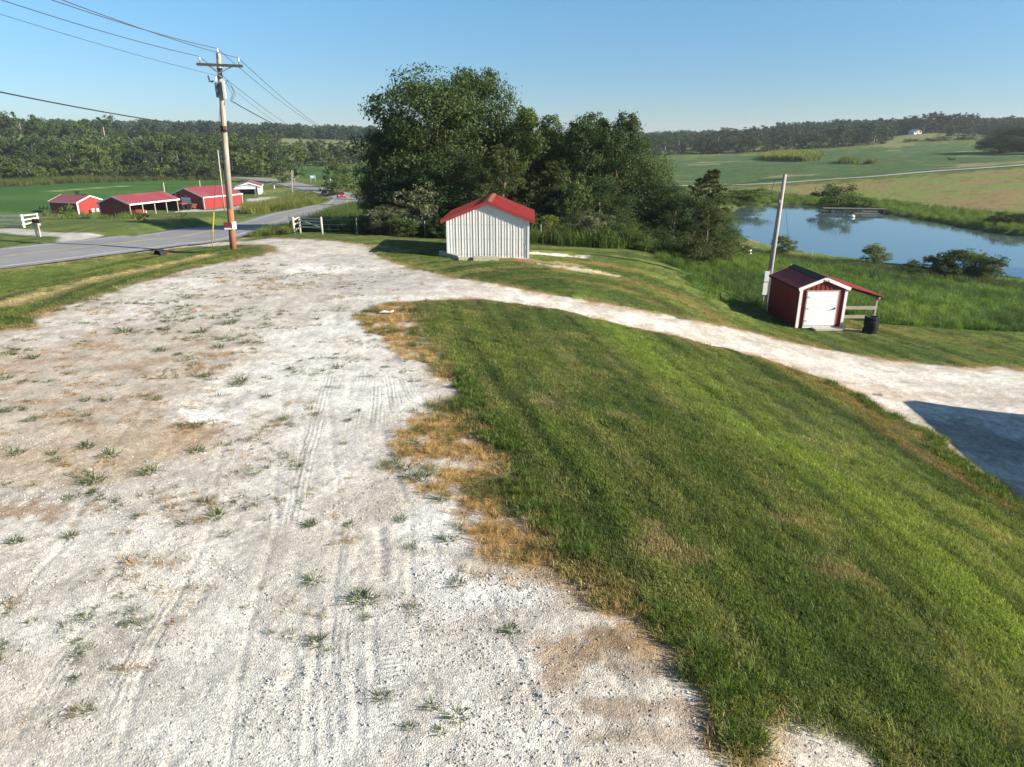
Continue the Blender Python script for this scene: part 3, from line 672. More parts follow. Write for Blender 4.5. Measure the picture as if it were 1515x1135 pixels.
# ------------------------------------------------------------------ water
def water_material():
    m, nt, bs = nodes('pond_water')
    bs.inputs['Base Color'].default_value = (.078, .112, .125, 1); bs.inputs['Roughness'].default_value = .03; bs.inputs['IOR'].default_value = 1.9
    geo = N(nt, 'ShaderNodeNewGeometry'); mp = N(nt, 'ShaderNodeMapping'); mp.inputs['Scale'].default_value = (1.0, 1.6, 1)
    nt.links.new(geo.outputs['Position'], mp.inputs[0])
    a = N(nt, 'ShaderNodeTexNoise', i_Scale=.9, i_Detail=3.0); nt.links.new(mp.outputs[0], a.inputs['Vector'])
    b = N(nt, 'ShaderNodeTexNoise', i_Scale=.05, i_Detail=2.0); nt.links.new(mp.outputs[0], b.inputs['Vector'])
    mu = N(nt, 'ShaderNodeMath', operation='MULTIPLY'); nt.links.new(a.outputs[0], mu.inputs[0]); nt.links.new(b.outputs[0], mu.inputs[1])
    bp = N(nt, 'ShaderNodeBump', i_Strength=.22, i_Distance=.05); nt.links.new(mu.outputs[0], bp.inputs['Height']); nt.links.new(bp.outputs[0], bs.inputs['Normal'])
    return m
lo = POND.min(0)-3; hi = POND.max(0)+3
# water sheet cut to the pond outline, its rim tucked under the banks
cen = POND.mean(0)
_o = POND + (POND-cen)/np.linalg.norm(POND-cen, axis=1)[:, None]*.8
me = bpy.data.meshes.new('pond_water'); me.from_pydata([(p[0], p[1], WATER_Z) for p in _o], [], [list(range(len(_o)))[::-1]]); me.update()
w = tag(link('pond_water', me, water_material()), 'still blue pond water reflecting the sky and its far bank', 'water', kind='structure')
if me.polygons[0].normal.z < 0: me.flip_normals()

# ------------------------------------------------------------------ road: paved ribbon and its painted lines
rd = ROAD_C; tg = np.gradient(rd, axis=0); tg /= np.linalg.norm(tg, axis=1)[:, None]; nr = np.stack([-tg[:, 1], tg[:, 0]], 1)
def ribbon(name, off0, off1, dz, m, label, cat, parent=None, skip=None):
    k = 5 if off1-off0 > 2 else 2
    offs = np.linspace(off0, off1, k); v = []; f = []
    for i in range(len(rd)):
        for o in offs:
            crown = -.012*abs(o)
            v.append((rd[i, 0]+nr[i, 0]*o, rd[i, 1]+nr[i, 1]*o, ROAD_Z[i]+dz+crown))
    for i in range(len(rd)-1):
        for j in range(k-1): f.append((i*k+j, (i+1)*k+j, (i+1)*k+j+1, i*k+j+1))
    me = mesh_from(name, v, f, True); o = link(name, me, m, parent)
    if me.polygons[0].normal.z < 0: me.flip_normals()
    return tag(o, label, cat, kind='structure')
ribbon('road', -4.2, 4.2, .05, M['asphalt'], 'worn grey two-lane road curving down past the red barns', 'road')
for o_, q_ in ((-3.55, 'nearer the gravel lot'), (3.43, 'nearer the red barns')): ribbon('edge_line', o_, o_+.14, .058, M['wline'], 'white painted edge line of the grey road, '+q_, 'road marking')
for o_, q_ in ((-.20, 'nearer the gravel lot'), (.08, 'nearer the red barns')): ribbon('centre_line', o_, o_+.13, .058, M['yline'], 'faded yellow centre line of the road, '+q_, 'road marking')

# ------------------------------------------------------------------ farm lane across the valley, a thin pale ribbon on the slope
ln_ = smooth_line(LANE, 3); tg_ = np.gradient(ln_, axis=0); tg_ /= np.linalg.norm(tg_, axis=1)[:, None]; nr_ = np.stack([-tg_[:, 1], tg_[:, 0]], 1)
v = []; f = []
for i in range(len(ln_)):
    zc = max(zt(*(ln_[i]+nr_[i]*o)) for o in (-3, -1.2, 0, 1.2, 3))+.12
    for o in (-1.25, 1.25): v.append((*(ln_[i]+nr_[i]*o), zc))
for i in range(len(ln_)-1): f.append((2*i, 2*i+2, 2*i+3, 2*i+1))
me = mesh_from('farm_lane', v, f, True); lo_ = link('farm_lane', me, mat('lane_dust', (.36,.335,.29), .95, var=.2, scale=.3))
if me.polygons[0].normal.z < 0: me.flip_normals()
tag(lo_, DESC[7][0], DESC[7][1], kind='structure')
# ------------------------------------------------------------------ gabled metal buildings.  local frame: x 0..W along the gable, y 0..L back, front gable at y=0
def gz(x, W, H, Rr, off=0.5):
    pk = W*off
    return H + Rr*(x/pk if x < pk else (W-x)/(W-pk))
def gable_wall(t, name, m, W, H, Rr, y, face, x0=0, x1=None, z0=0, rib=.2, rw=.035, rd_=.022, holes=None):
    x1 = W if x1 is None else x1
    b = MB(); th_ = .04
    segs = [(x0, x1, z0)] if not holes else []
    if holes:
        hx0, hx1, hz = holes; segs = [(x0, hx0, z0), (hx0, hx1, hz), (hx1, x1, z0)]
    for a, c, zz in segs:
        pol = [(a, zz), (c, zz), (c, gz(c, W, H, Rr))]+([(W/2, H+Rr)] if a < W/2 < c else [])+[(a, gz(a, W, H, Rr))]
        b.prism(pol, lambda p: (p[0], y, p[1]), lambda p: (p[0], y-face*th_, p[1]))
    if rib:
        k = int((x1-x0)/rib)
        for i in range(k+1):
            x = x0+(i+.5)*(x1-x0)/(k+1); zz = z0
            if holes and holes[0]-.02 < x < holes[1]+.02: zz = holes[2]
            h = gz(x, W, H, Rr)-.03
            b.box((x, y+face*rd_/2, (zz+h)/2), (rw, rd_, h-zz))
    return b.build(name, m, t)
def side_wall(t, name, m, x, L, H, face, rib=.2, z0=0, y0=.0, rw=.035, rd_=.022):
    b = MB(); b.box((x-face*.02, (y0+L)/2, (H+z0)/2), (.04, L-y0-.08, H-z0))
    if rib:
        k = int((L-y0)/rib)
        for i in range(k+1):
            y = y0+(i+.5)*(L-y0)/(k+1); b.box((x+face*rd_/2, y, (z0+H)/2-.01), (rd_, rw, H-z0-.02))
    return b.build(name, m, t)
def roof(t, m, W, L, H, Rr, oh=.25, ohf=.25, th_=.05, rib=.0, ridge=None, tm=None, trim=.12):
    sl = Rr/(W/2)
    for s in (-1, 1):
        b = MB()
        xe = W/2+s*(W/2+oh); ze = H-sl*oh+.045; zr = H+Rr+.045
        n = Vector((s*sl, 0, 1)).normalized()
        p = [Vector((W/2+s*.004, -ohf, zr)), Vector((xe, -ohf, ze)), Vector((xe, L+ohf, ze)), Vector((W/2+s*.004, L+ohf, zr))]
        q = [a-Vector((0, 0, th_)) for a in p]
        b.add(p+q, [(0,1,2,3),(7,6,5,4),(0,4,5,1),(1,5,6,2),(2,6,7,3),(3,7,4,0)])
        if rib:
            k = int((L+2*ohf)/rib)
            for i in range(k+1):
                y = -ohf+(i+.5)*(L+2*ohf)/(k+1)
                b.beam(p[0]*1+Vector((0, y+ohf, .012))+n*.0, Vector((xe, y, ze+.012)), .05, .028, up=n)
        b.build('roof_panel', m, t)
        if tm:
            c = MB(); 
            for yy in (-ohf-.018, L+ohf+.018):
                c.beam((W/2+s*.002, yy, zr-trim/2+.012), (xe+s*.016, yy, ze-trim/2+.012), .03, trim)
            c.beam((xe+s*.018, -ohf, ze-trim/2+.01), (xe+s*.018, L+ohf, ze-trim/2+.01), .03, trim)
            c.build('fascia', tm, t)
    if ridge:
        c = MB()
        for s in (-1, 1): c.beam((W/2+s*.02+s*.11, -ohf-.01, H+Rr+.075-sl*.12), (W/2+s*.02+s*.11, L+ohf+.01, H+Rr+.075-sl*.12), .22, .012, up=Vector((s*sl, 0, 1)))
        c.build('ridge_cap', ridge, t)

# ---- white pump shed with the red roof
def frame_from(pl, pr, z=None):
    a, b = at(*pl), at(*pr); d = b-a; return a, math.atan2(d.y, d.x), math.hypot(d.x, d.y)
a_, rz_, W_ = frame_from((663.6, 381.5), (780.2, 386.5))
rz_ = R(-1.5)
a_.z = min(a_.z, at(780, 387).z)
t = thing('pump_shed', 'white ribbed metal shed with a red gable roof beside the gravel track', 'shed', a_, rz_)
W, L, H, Rr = W_, 5.6, 2.28, .92
gable_wall(t, 'wall', M['white_metal'], W, H, Rr, 0, -1, rib=.35, rw=.032, rd_=.020)
b = MB()
for i in range(int(W_/.35)+1):
    x = (i+1)*W/(int(W/.35)+1)
    if x < W-.1: b.box((x, -.006, (gz(x, W, H, Rr)-.03)/2), (.022, .012, gz(x, W, H, Rr)-.04))
b.build('panel_seam', M['white_metal'], t)
gable_wall(t, 'wall', M['white_metal'], W, H, Rr, L, 1, rib=.335)
side_wall(t, 'wall', M['white_metal'], 0, L, H, -1, rib=.3); side_wall(t, 'wall', M['white_metal'], W, L, H, 1, rib=.3)
roof(t, M['red_roof'], W, L, H, Rr, oh=.36, ohf=.16, th_=.07, rib=.30, ridge=M['rust'], tm=M['red_roof'], trim=.17)
for x in (0, W):
    MB().box((x+(-.02 if x == 0 else .02), -.028, H/2), (.11, .05, H)).build('corner_trim', M['white_trim'], t)
MB().box((W*.5, -.03, .045), (W-.14, .035, .09)).build('base_trim', M['white_trim'], t)
b = MB()
for z_ in (.28, 1.15, 1.95):
    for i in range(24): b.box((.12+i*(W-.24)/23, -.012, z_), (.022, .016, .022))
b.build('screw_row', M['steel'], t)['kind'] = 'stuff'
# standpipe in front of it
h0 = at(776.5, 389)
t = thing('yard_hydrant', 'slim steel yard hydrant standing before the white shed wall', 'hydrant', h0)
MB().tube([(0,0,-.05),(0,0,.86)], .022, 8).build('riser_pipe', M['steel'], t)
b = MB(); b.tube([(0,0,.8),(0,0,.95)], .04, 8); b.tube([(0,0,.88),(.03,-.12,.86),(.035,-.15,.78)], .02, 6); b.build('spout', M['steel'], t)
MB().tube([(0,.02,.95),(-.06,.02,1.02),(-.12,.03,.96)], .013, 6).build('handle', M['dark_steel'], t)
# old landscape timbers
def timber(p, q, w, h, label, tip=0):
    a, c = at(*p), at(*q); mid = (a+c)/2; d = c-a
    o = MB(); L = math.hypot(d.x, d.y)
    o.box((0,0,h/2), (L, w, h)); o = o.build('timber', M['old_wood'])
    o.location = (mid.x, mid.y, max(zt(mid.x, mid.y), (a.z+c.z)/2)-.02); o.rotation_euler = (0, -math.atan2(d.z, L)+tip, math.atan2(d.y, d.x))
    return tag(o, label, 'timber', 'old timbers along the white shed')
timber((652,379), (680,384.5), .26, .27, 'short grey squared timber at the left corner of the white shed', R(3))
timber((678,386), (722,385), .28, .17, 'low grey mossy timber lying along the foot of the white shed')
timber((700,386.4), (738,386.2), .22, .25, 'thicker pale timber end resting before the white shed wall', R(2))

# ---- small red shed with lean-to
a_ = at(1176.0, 487); b_ = at(1244.5, 486.6)
ax = Vector((b_.x-a_.x, b_.y-a_.y, 0)); W = ax.length; rz_ = math.atan2(ax.y, ax.x)
back = at(1141, 464); L = 3.9
ang_l = math.atan2(back.y-a_.y, back.x-a_.x)
#print('RED', a_, W, math.degrees(rz_), (back-a_).length, math.degrees(ang_l-rz_))
rz_ = (rz_ + ang_l-R(90))/2
L = max(3.2, min(5.2, (back-a_).length))
W *= .95; L *= .96
t = thing('garden_shed', 'small red metal shed with a white door and a lean-to roof', 'shed', a_+Vector((0,0,.06)), rz_)
H, Rr = 2.06, .52; D0, D1, DH = .36, W-.42, 1.93
gable_wall(t, 'wall', M['red_metal'], W, H, Rr, 0, -1, rib=.26, rw=.06, holes=(D0, D1, DH))
gable_wall(t, 'wall', M['red_metal'], W, H, Rr, L, 1, rib=.26)
side_wall(t, 'wall', M['red_metal'], 0, L, H, -1, rib=.23, rw=.05); side_wall(t, 'wall', M['red_metal'], W, L, H, 1, rib=.23)
roof(t, M['red_roof'], W, L, H, Rr, oh=.10, ohf=.08, th_=.05, rib=.24)
c = MB()
for s in (-1, 1):
    c.beam((W/2+s*.0, -.10, H+Rr-.025), (W/2+s*(W/2+.12), -.10, H-.045), .035, .17, up=Vector((0,0,1)))
c.build('gable_trim', M['white_trim'], t)
c = MB()
for s in (-1, 1): c.beam((W/2, L+.10, H+Rr-.03), (W/2+s*(W/2+.12), L+.10, H-.05), .03, .14)
c.build('gable_trim', M['white_trim'], t)
MB().beam((-.12,-.08,H-.045), (-.12,L+.08,H-.045), .03, .09).build('eave_trim', M['dark'], t)
for x, w_ in ((.05,.15), (W-.05,.15)):
    for y in (-.035, L+.035):
        MB().box((x, y, H/2-.05), (w_, .05, H-.02)).build('corner_trim', M['white_trim'], t)
c = MB()
for s in (-1, 1): c.beam((W/2+s*.19, -.09, H+Rr+.085-.19*Rr/(W/2)), (W/2+s*.19, L+.09, H+Rr+.085-.19*Rr/(W/2)), .38, .02, up=Vector((s*Rr/(W/2), 0, 1)))
c.build('ridge_cap', M['black_metal'], t)
d = MB().box(((D0+D1)/2, -.03, DH/2+.03), (D1-D0-.10, .05, DH-.10)).build('door', M['white_door'], t)
c = MB(); c.tube([(D1-.36,-.09,.92),(D1-.26,-.10,.97),(D1-.14,-.09,1.0)], .016, 6); c.box((D1-.13,-.07,1.0), (.05,.04,.09)); c.build('handle', M['dark_steel'], d)
c = MB(); c.box((D0+.02,-.032,DH/2), (.055,.05,DH)); c.box((D1-.02,-.032,DH/2), (.055,.05,DH)); c.box(((D0+D1)/2,-.034,DH+.0), (D1-D0+.05,.05,.055)); c.build('door_frame', M['wood'], t)
for z_ in (.35, 1.0, 1.62): MB().box((D0+.10,-.065,z_), (.16,.02,.045)).build('hinge', M['steel'], d)
MB().box(((D0+D1)/2,-.03,.0), (D1-D0,.06,.09)).build('sill', M['white_trim'], t)
c = MB()
for x in (.2, W/2, W-.2): c.box((x, L/2, -.10), (.14, L-.1, .14))
c.build('skid', M['dark'], t)
# gable lettering
for txt, x in (('B', -.10), ('L', .15)):
    cu = bpy.data.curves.new('gable_letter', 'FONT'); cu.body = txt; cu.size = .17; cu.extrude = .004; cu.align_x = 'CENTER'
    o_ = bpy.data.objects.new('letter_curve', cu); me = bpy.data.meshes.new_from_object(o_); bpy.data.objects.remove(o_); me.materials.clear(); me.materials.append(M['dark'])
    o = bpy.data.objects.new('gable_letter', me); COL.objects.link(o); o.parent = t; o.location = (W/2+x, -.123, H+Rr-.165); o.rotation_euler = (R(90), 0, 0)
# lean-to
LW = 1.95
p0, p1 = Vector((W+.0, -.06, H+.06)), Vector((W+LW, -.06, H-.50))
c = MB(); n_ = Vector((.28, 0, 1)).normalized()
q = [Vector((W/2+.22, .10, H+Rr-.02)), Vector((W+LW, -.05, H-.42)), Vector((W+LW, L+.05, H-.42)), Vector((W/2+.22, L+.05, H+Rr-.02))]
q = [Vector((W-.02,-.05,H+.115)), Vector((W+LW,-.05,H-.44)), Vector((W+LW,L+.05,H-.44)), Vector((W-.02,L+.05,H+.115))]
c.add(q+[v-Vector((0,0,.03)) for v in q], [(0,1,2,3),(7,6,5,4),(0,4,5,1),(1,5,6,2),(2,6,7,3),(3,7,4,0)])
for i in range(16):
    y = .0+i*L/15; c.beam((W, y, H+.125), (W+LW, y, H-.425), .05, .025, up=n_)
c.build('lean_to_roof', M['red_roof'], t)
c = MB(); c.beam((W+.05, .03, H-.0), (W+LW-.02, .03, H-.54), .05, .10); c.build('rafter', M['dark'], t)
MB().beam((W+LW-.14,.0,H-.56), (W+LW-.14,L,H-.56), .09,.13).build('beam', M['wood'], t)
for y in (.10, L-.1): MB().box((W+LW-.22, y, (H-.6-.12)/2), (.10, .10, H-.6+.12)).build('post', M['wood'], t)
for z in (.50, .98): MB().beam((W+.02,.03,z+.02), (W+LW-.18,.03,z), .045,.17).build('rail', M['wood'], t)
MB().box((.35+W/2,-.35,-.02), (W*.62,.5,.09)).build('step_slab', M['concrete'], t)
# tyres stacked beside the lean-to post
def tyre_mesh():
    b = MB(); prof = []
    R0, R1, hw = .20, .345, .115
    for k in range(17):
        a = 2*math.pi*k/16; ca, sa = math.cos(a), math.sin(a)
        r = (R0+R1)/2 + (R1-R0)/2*np.sign(ca)*abs(ca)**.6; z = hw*np.sign(sa)*abs(sa)**.6
        prof.append((r, z))
    n = 24; v = []; f = []
    for r, z in prof[:-1]:
        for k in range(n): v.append((r*math.cos(2*math.pi*k/n), r*math.sin(2*math.pi*k/n), z))
    m_ = len(prof)-1
    for i in range(m_):
        for k in range(n): f.append((i*n+k, i*n+(k+1) % n, ((i+1) % m_)*n+(k+1) % n, ((i+1) % m_)*n+k))
    b.add(v, f)
    for k in range(n):       # tread blocks
        a = 2*math.pi*(k+.5)/n; Mx = Matrix.Rotation(a, 3, 'Z')
        b.box((R1*math.cos(a), R1*math.sin(a), 0), (.02, .05, .19), Mx)
    return b
ty = at(1284, 496)
tn = ['bottom black tyre of the stack beside the red shed lean-to', 'second tyre from the ground in the stack by the red shed', 'third tyre from the ground in the stack by the red shed', 'topmost black tyre of the stack by the lean-to post']
for k in range(4):
    if k == 0: o0 = o = tyre_mesh().build('tyre', M['rubber'], smooth=False)
    else: o = o0.copy(); COL.objects.link(o)
    o.location = (ty.x+.22+.03*math.sin(k*2.1), ty.y+.28+.03*math.cos(k*1.7), zt(ty.x+.22, ty.y+.28)+.10+.225*k); o.rotation_euler = (0, 0, k*.6)
    tag(o, tn[k], 'tyre', 'tyres stacked by the red shed')

# ---- red barns across the road
def yaw_from(ax): return math.atan2(ax[1], ax[0])
# closed barn: gable faces front-right
a_ = at(117, 317.3); g = Vector((.37, .93, 0)).normalized()
t = thing('barn', 'small closed red barn with white trim nearest the white fence', 'barn', a_, yaw_from(g))
W, L, H, Rr = 6.3, 8.2, 2.45, 1.15
for y, fc in ((0,-1),(L,1)): gable_wall(t, 'wall', M['red_barn'], W, H, Rr, y, fc, rib=.5, rw=.06)
for x, fc in ((0,-1),(W,1)): side_wall(t, 'wall', M['red_barn'], x, L, H, fc, rib=.5, rw=.06)
roof(t, M['barn_roof'], W, L, H, Rr, oh=.2, ohf=.15, th_=.08, tm=M['white_trim'], trim=.24)
for x in (0, W): MB().box((x, -.04, H/2), (.30,.08,H)).build('corner_trim', M['white_trim'], t)
MB().box((0, L+.04, H/2), (.30,.08,H)).build('corner_trim', M['white_trim'], t)
# open fronted barn
a_ = at(194.3, 321.6); ld = Vector((.29, .956, 0)); g = Vector((.956, -.29, 0))
W, L, H, Rr = 7.0, 12.1, 2.45, 1.25
t = thing('open_barn', 'open-fronted red barn sheltering a red tractor', 'barn', a_-g*W, yaw_from(g))
gable_wall(t, 'wall', M['red_barn'], W, H, Rr, 0, -1, rib=.5, rw=.06); gable_wall(t, 'wall', M['red_barn'], W, H, Rr, L, 1, rib=.5, rw=.06)
side_wall(t, 'wall', M['red_barn'], 0, L, H, -1, rib=.5, rw=.06)
roof(t, M['barn_roof'], W, L, H, Rr, oh=.35, ohf=.25, th_=.08, tm=M['white_trim'], trim=.26)
for i in range(5): MB().box((W-.09, .10+i*(L-.2)/4, H/2), (.18,.18,H)).build('post', M['wood'], t)
MB().box((W-.1, L/2, H-.12), (.12, L-.1, .24)).build('header_beam', M['wood'], t)
MB().box((.03, .0-.045, H/2), (.22,.07,H)).build('corner_trim', M['white_trim'], t)
for q_, c_, d_ in (('side', (.10, L/2, H/2), (.03, L-.2, H-.1)), ('end', (W/2, L-.10, H/2), (W-.3, .03, H-.1)), ('end', (W/2, .10, H/2), (W-.3, .03, H-.1))): MB().box(c_, d_).build('shade_panel', M['dark'], t)  # near-black panels added to put the barn's inner shade into colour
ob = t; Mo = Matrix.Translation(ob.location) @ Matrix.Rotation(ob.rotation_euler.z, 4, 'Z')
def inbarn(x, y): 
    p = Mo @ Vector((x, y, 0)); return Vector((p.x, p.y, zt(p.x, p.y)))
def wheel(t, x, y, r, w, mt, hub, name='wheel'):
    Mx = Matrix.Rotation(R(90), 3, 'X')
    o = MB().lathe([(r*.55,-w/2),(r*.93,-w/2),(r,-w*.3),(r,w*.3),(r*.93,w/2),(r*.55,w/2)], (x,y,r), 16, Mx).build(name, mt, t)
    MB().lathe([(r*.12,-w*.62),(r*.54,-w*.45),(r*.54,w*.45),(r*.12,w*.62)], (x,y,r), 12, Mx).build('rim', hub, o)
    return o
# tractor: nose points out to the right
p = inbarn(W-2.6, 3.6)
t = thing('tractor', 'red farm tractor parked inside the open-fronted barn', 'tractor', p, yaw_from(Vector((.95, .30, 0))))
b = MB(); b.prism([(.2,.75),(1.9,.70),(1.95,1.05),(1.7,1.28),(.2,1.36)], lambda q: (q[0],-.36,q[1]), lambda q: (q[0],.36,q[1])); b.build('hood', M['tractor'], t)
MB().box((1.97,0,.92), (.06,.5,.4)).build('grille', M['white_trim'], t)
MB().box((.6,0,.6), (2.6,.34,.3)).build('chassis', M['dark_steel'], t)
b = MB(); b.box((-.55,0,1.22), (.5,.5,.1)); b.box((-.8,0,1.5), (.1,.5,.5)); b.build('seat', M['dark_steel'], t)
MB().tube([(-.05,0,1.2),(-.2,0,1.62)], .03, 6).build('steering_column', M['dark_steel'], t)
for s in (-1, 1):
    wheel(t, -.6, s*.8, .68, .38, M['rubber'], M['tractor']); wheel(t, 1.5, s*.6, .38, .24, M['rubber'], M['tractor'])
    c = MB()
    for k in range(6):
        a0, a1 = R(20+k*23), R(43+k*23)
        c.beam((-.6+.76*math.cos(a0), s*.8, .68+.76*math.sin(a0)), (-.6+.76*math.cos(a1), s*.8, .68+.76*math.sin(a1)), .42, .04)
    c.build('fender', M['tractor'], t)
MB().tube([(.9,.15,1.25),(.9,.15,1.95)], .045, 8).build('exhaust_pipe', M['dark_steel'], t)
# big closed barn
a_ = at(302.8, 309.7); ld = Vector((.39, .92, 0)); g = Vector((.92, -.39, 0))
W, L, H, Rr = 10.8, 12.0, 2.75, 1.85
t = thing('large_barn', 'long red barn with a white door, behind the tall utility pole', 'barn', a_-g*W, yaw_from(g))
gable_wall(t, 'wall', M['red_barn'], W, H, Rr, 0, -1, rib=.5, rw=.06); gable_wall(t, 'wall', M['red_barn'], W, H, Rr, L, 1, rib=.5, rw=.06)
for x, fc in ((0,-1),(W,1)): side_wall(t, 'wall', M['red_barn'], x, L, H, fc, rib=.5, rw=.06)
roof(t, M['barn_roof'], W, L, H, Rr, oh=.25, ohf=.2, th_=.08, tm=M['white_trim'], trim=.24)
for y in (-.045, L+.045): MB().box((W, y, H/2), (.34,.08,H)).build('corner_trim', M['white_trim'], t)
d = MB().box((W*.52,-.05,1.25), (2.7,.06,2.5)).build('door', M['white_door'], t)
for k in range(3): MB().box((W*.52,-.085,.62+k*.62), (2.6,.02,.05)).build('door_rail', M['steel'], d)
MB().box((W*.52-1.44,-.05,1.3), (.14,.08,2.6)).build('door_jamb', M['white_trim'], t)
MB().tube([(W*.24,-.12,1.3),(W*.24,-.12,3.6)], .06, 6).build('conduit', M['white_trim'], t)
MB().box((W*.25,-.12,1.0), (.35,.18,.6)).build('meter_box', M['white_trim'], t)
c = MB(); c.box((W*.53,-.12,2.85), (.3,.2,.14)); c.build('lamp', M['lamp'], t)
Mb = Matrix.Translation(t.location) @ Matrix.Rotation(t.rotation_euler.z, 4, 'Z')
def bybarn(x, y):
    p = Mb @ Vector((x, y, 0)); return Vector((p.x, p.y, zt(p.x, p.y)))
# gravity wagon and rusty hopper before the door
p = bybarn(W*.58, -2.4)
t = thing('wagon', 'black and red farm wagon parked before the long barn door', 'wagon', p, yaw_from(g))
MB().box((0,0,.95), (2.3,1.5,.62)).build('box', M['dark_steel'], t)
c = MB(); c.box((0,0,1.33), (2.4,1.6,.14)); c.build('cover', M['tractor'], t)
MB().tube([(-1.15,0,.5),(-2.1,0,.4)], .04, 6).build('drawbar', M['dark_steel'], t)
for s in (-1, 1):
    for x in (-.7, .7): wheel(t, x, s*.65, .33, .2, M['rubber'], M['rust'])
p = bybarn(W*.86, -2.2)
t = thing('hopper', 'rusty hopper trailer next to the black wagon', 'trailer', p, yaw_from(g))
c = MB(); c.prism([(-1.1,1.35),(1.1,1.35),(.45,.55),(-.45,.55)], lambda q: (q[0],-.7,q[1]), lambda q: (q[0],.7,q[1])); c.build('bin', M['rust'], t)
MB().box((0,0,.48), (1.9,.7,.12)).build('frame', M['rust'], t)
for s in (-1, 1): wheel(t, -.3, s*.6, .32, .2, M['rubber'], M['rust'])
# white garage with red roof and carport
a_ = at(386.6, 287.5); ld = Vector((-.45, .89, 0)); g = Vector((.96, .28, 0)).normalized()
W, L, H, Rr = 6.6, 11, 2.3, 1.05
t = thing('garage', 'white garage with a red roof beyond the long red barn', 'garage', a_-g*W, yaw_from(g))
gable_wall(t, 'wall', M['white_metal'], W, H, Rr, 0, -1, rib=0, holes=(.9, W-.9, 2.05)); gable_wall(t, 'wall', M['white_metal'], W, H, Rr, L, 1, rib=0)
for x, fc in ((0,-1),(W,1)): side_wall(t, 'wall', M['white_metal'], x, L, H, fc, rib=0)
roof(t, M['barn_roof'], W, L, H, Rr, oh=.3, ohf=.3, th_=.08, tm=M['white_trim'], trim=.26)
p = a_-g*(W+.2)-Vector((-g.y, g.x, 0))*7.0
t = thing('carport', 'open carport with a grey arched roof before the white garage', 'carport', Vector((p.x, p.y, zt(p.x, p.y))), yaw_from(g))
W2, L2 = 5.6, 6.0; c = MB(); arc = [(W2/2-W2/2*math.cos(q*math.pi/8)*1.02, 2.0+.75*math.sin(q*math.pi/8)) for q in range(9)]
for (x0, z0), (x1, z1) in zip(arc[:-1], arc[1:]): c.beam(((x0+x1)/2, 0, (z0+z1)/2), ((x0+x1)/2, L2, (z0+z1)/2), math.hypot(x1-x0, z1-z0)*1.04, .03, up=Vector((-(z1-z0), 0, x1-x0)))
c.build('roof_panel', M['grey_roof'], t)
c = MB(); c.prism([(q[0], q[1]-.02) for q in arc], lambda q: (q[0],0,q[1]), lambda q: (q[0],.05,q[1])); c.build('gable_panel', M['white_trim'], t)
for x in (.05, W2-.05):
    for y in (.1, L2/2, L2-.1): MB().box((x,y,1.0), (.09,.09,2.0)).build('post', M['steel'], t)
# house far on the wooded hill
p = P(1350, 211, 575); p[2] = zt(p[0], p[1])
t = thing('farmhouse', 'tiny white-roofed farmhouse among trees on the right hilltop', 'house', p, R(12))
W, L, H, Rr = 6.5, 6, 2.4, 1.5
for y, fc in ((0,-1),(L,1)): gable_wall(t, 'wall', M['white_metal'], W, H, Rr, y, fc, rib=0)
for x, fc in ((0,-1),(W,1)): side_wall(t, 'wall', M['white_metal'], x, L, H, fc, rib=0)
roof(t, M['white_trim'], W, L, H, Rr, oh=.3, ohf=.3)
for x in (1.2, 5.2): MB().box((x,-.03,1.9), (1.2,.05,1.3)).build('window', M['glass'], t)
MB().box((3.2,-.03,1.1), (1.1,.05,2.1)).build('door', M['wood'], t)

# ------------------------------------------------------------------ workshop beyond the right edge: its shadow falls on the gravel
tip = at(1341, 596); e1_ = at(1515, 622); e2_ = at(1515, 748)
Hs = 4.4
def caster(g, h): 
    k = (h-g.z)/math.tan(SUN_EL); return Vector((g.x+SUN_DIR.x*k, g.y+SUN_DIR.y*k, h))
hz_ = -3.2+Hs
c0 = caster(tip, hz_); c1 = caster(e1_, hz_); c2 = caster(e2_, hz_)
#print('SHOP', tip, c0, c1, c2)
vx = Vector((c1.x-c0.x, c1.y-c0.y, 0)); 
yaw_s = math.atan2(vx.y, vx.x)
vy = Vector((c2.x-c0.x, c2.y-c0.y, 0))
# front-left roof corner at c0; long side runs along c0->c2 , gable along c0->c1
yaw_s = math.atan2(vy.y, vy.x)+R(90)
# local: y axis points away from c2, x to the right
base = Vector((c0.x, c0.y, zt(c0.x, c0.y)))
Lb = 13.0
org = Vector((c0.x, c0.y, 0)) + vy.normalized()*Lb
t = thing('workshop', 'metal workshop standing beside the gravel at the far right', 'building', (org.x, org.y, -3.3), yaw_s)
W, L, H, Rr = 9.0, Lb, hz_+3.3, 1.6
for y, fc in ((0,-1),(L,1)): gable_wall(t, 'wall', M['red_metal'], W, H, Rr, y, fc, rib=.4, rw=.05)
for x, fc in ((0,-1),(W,1)): side_wall(t, 'wall', M['red_metal'], x, L, H, fc, rib=.4, rw=.05)
roof(t, M['red_roof'], W, L, H, Rr, oh=.0, ohf=.0, tm=M['white_trim'])
MB().box((-.05, L*.4, 1.5), (.06, 3.0, 3.0)).build('door', M['white_door'], t)

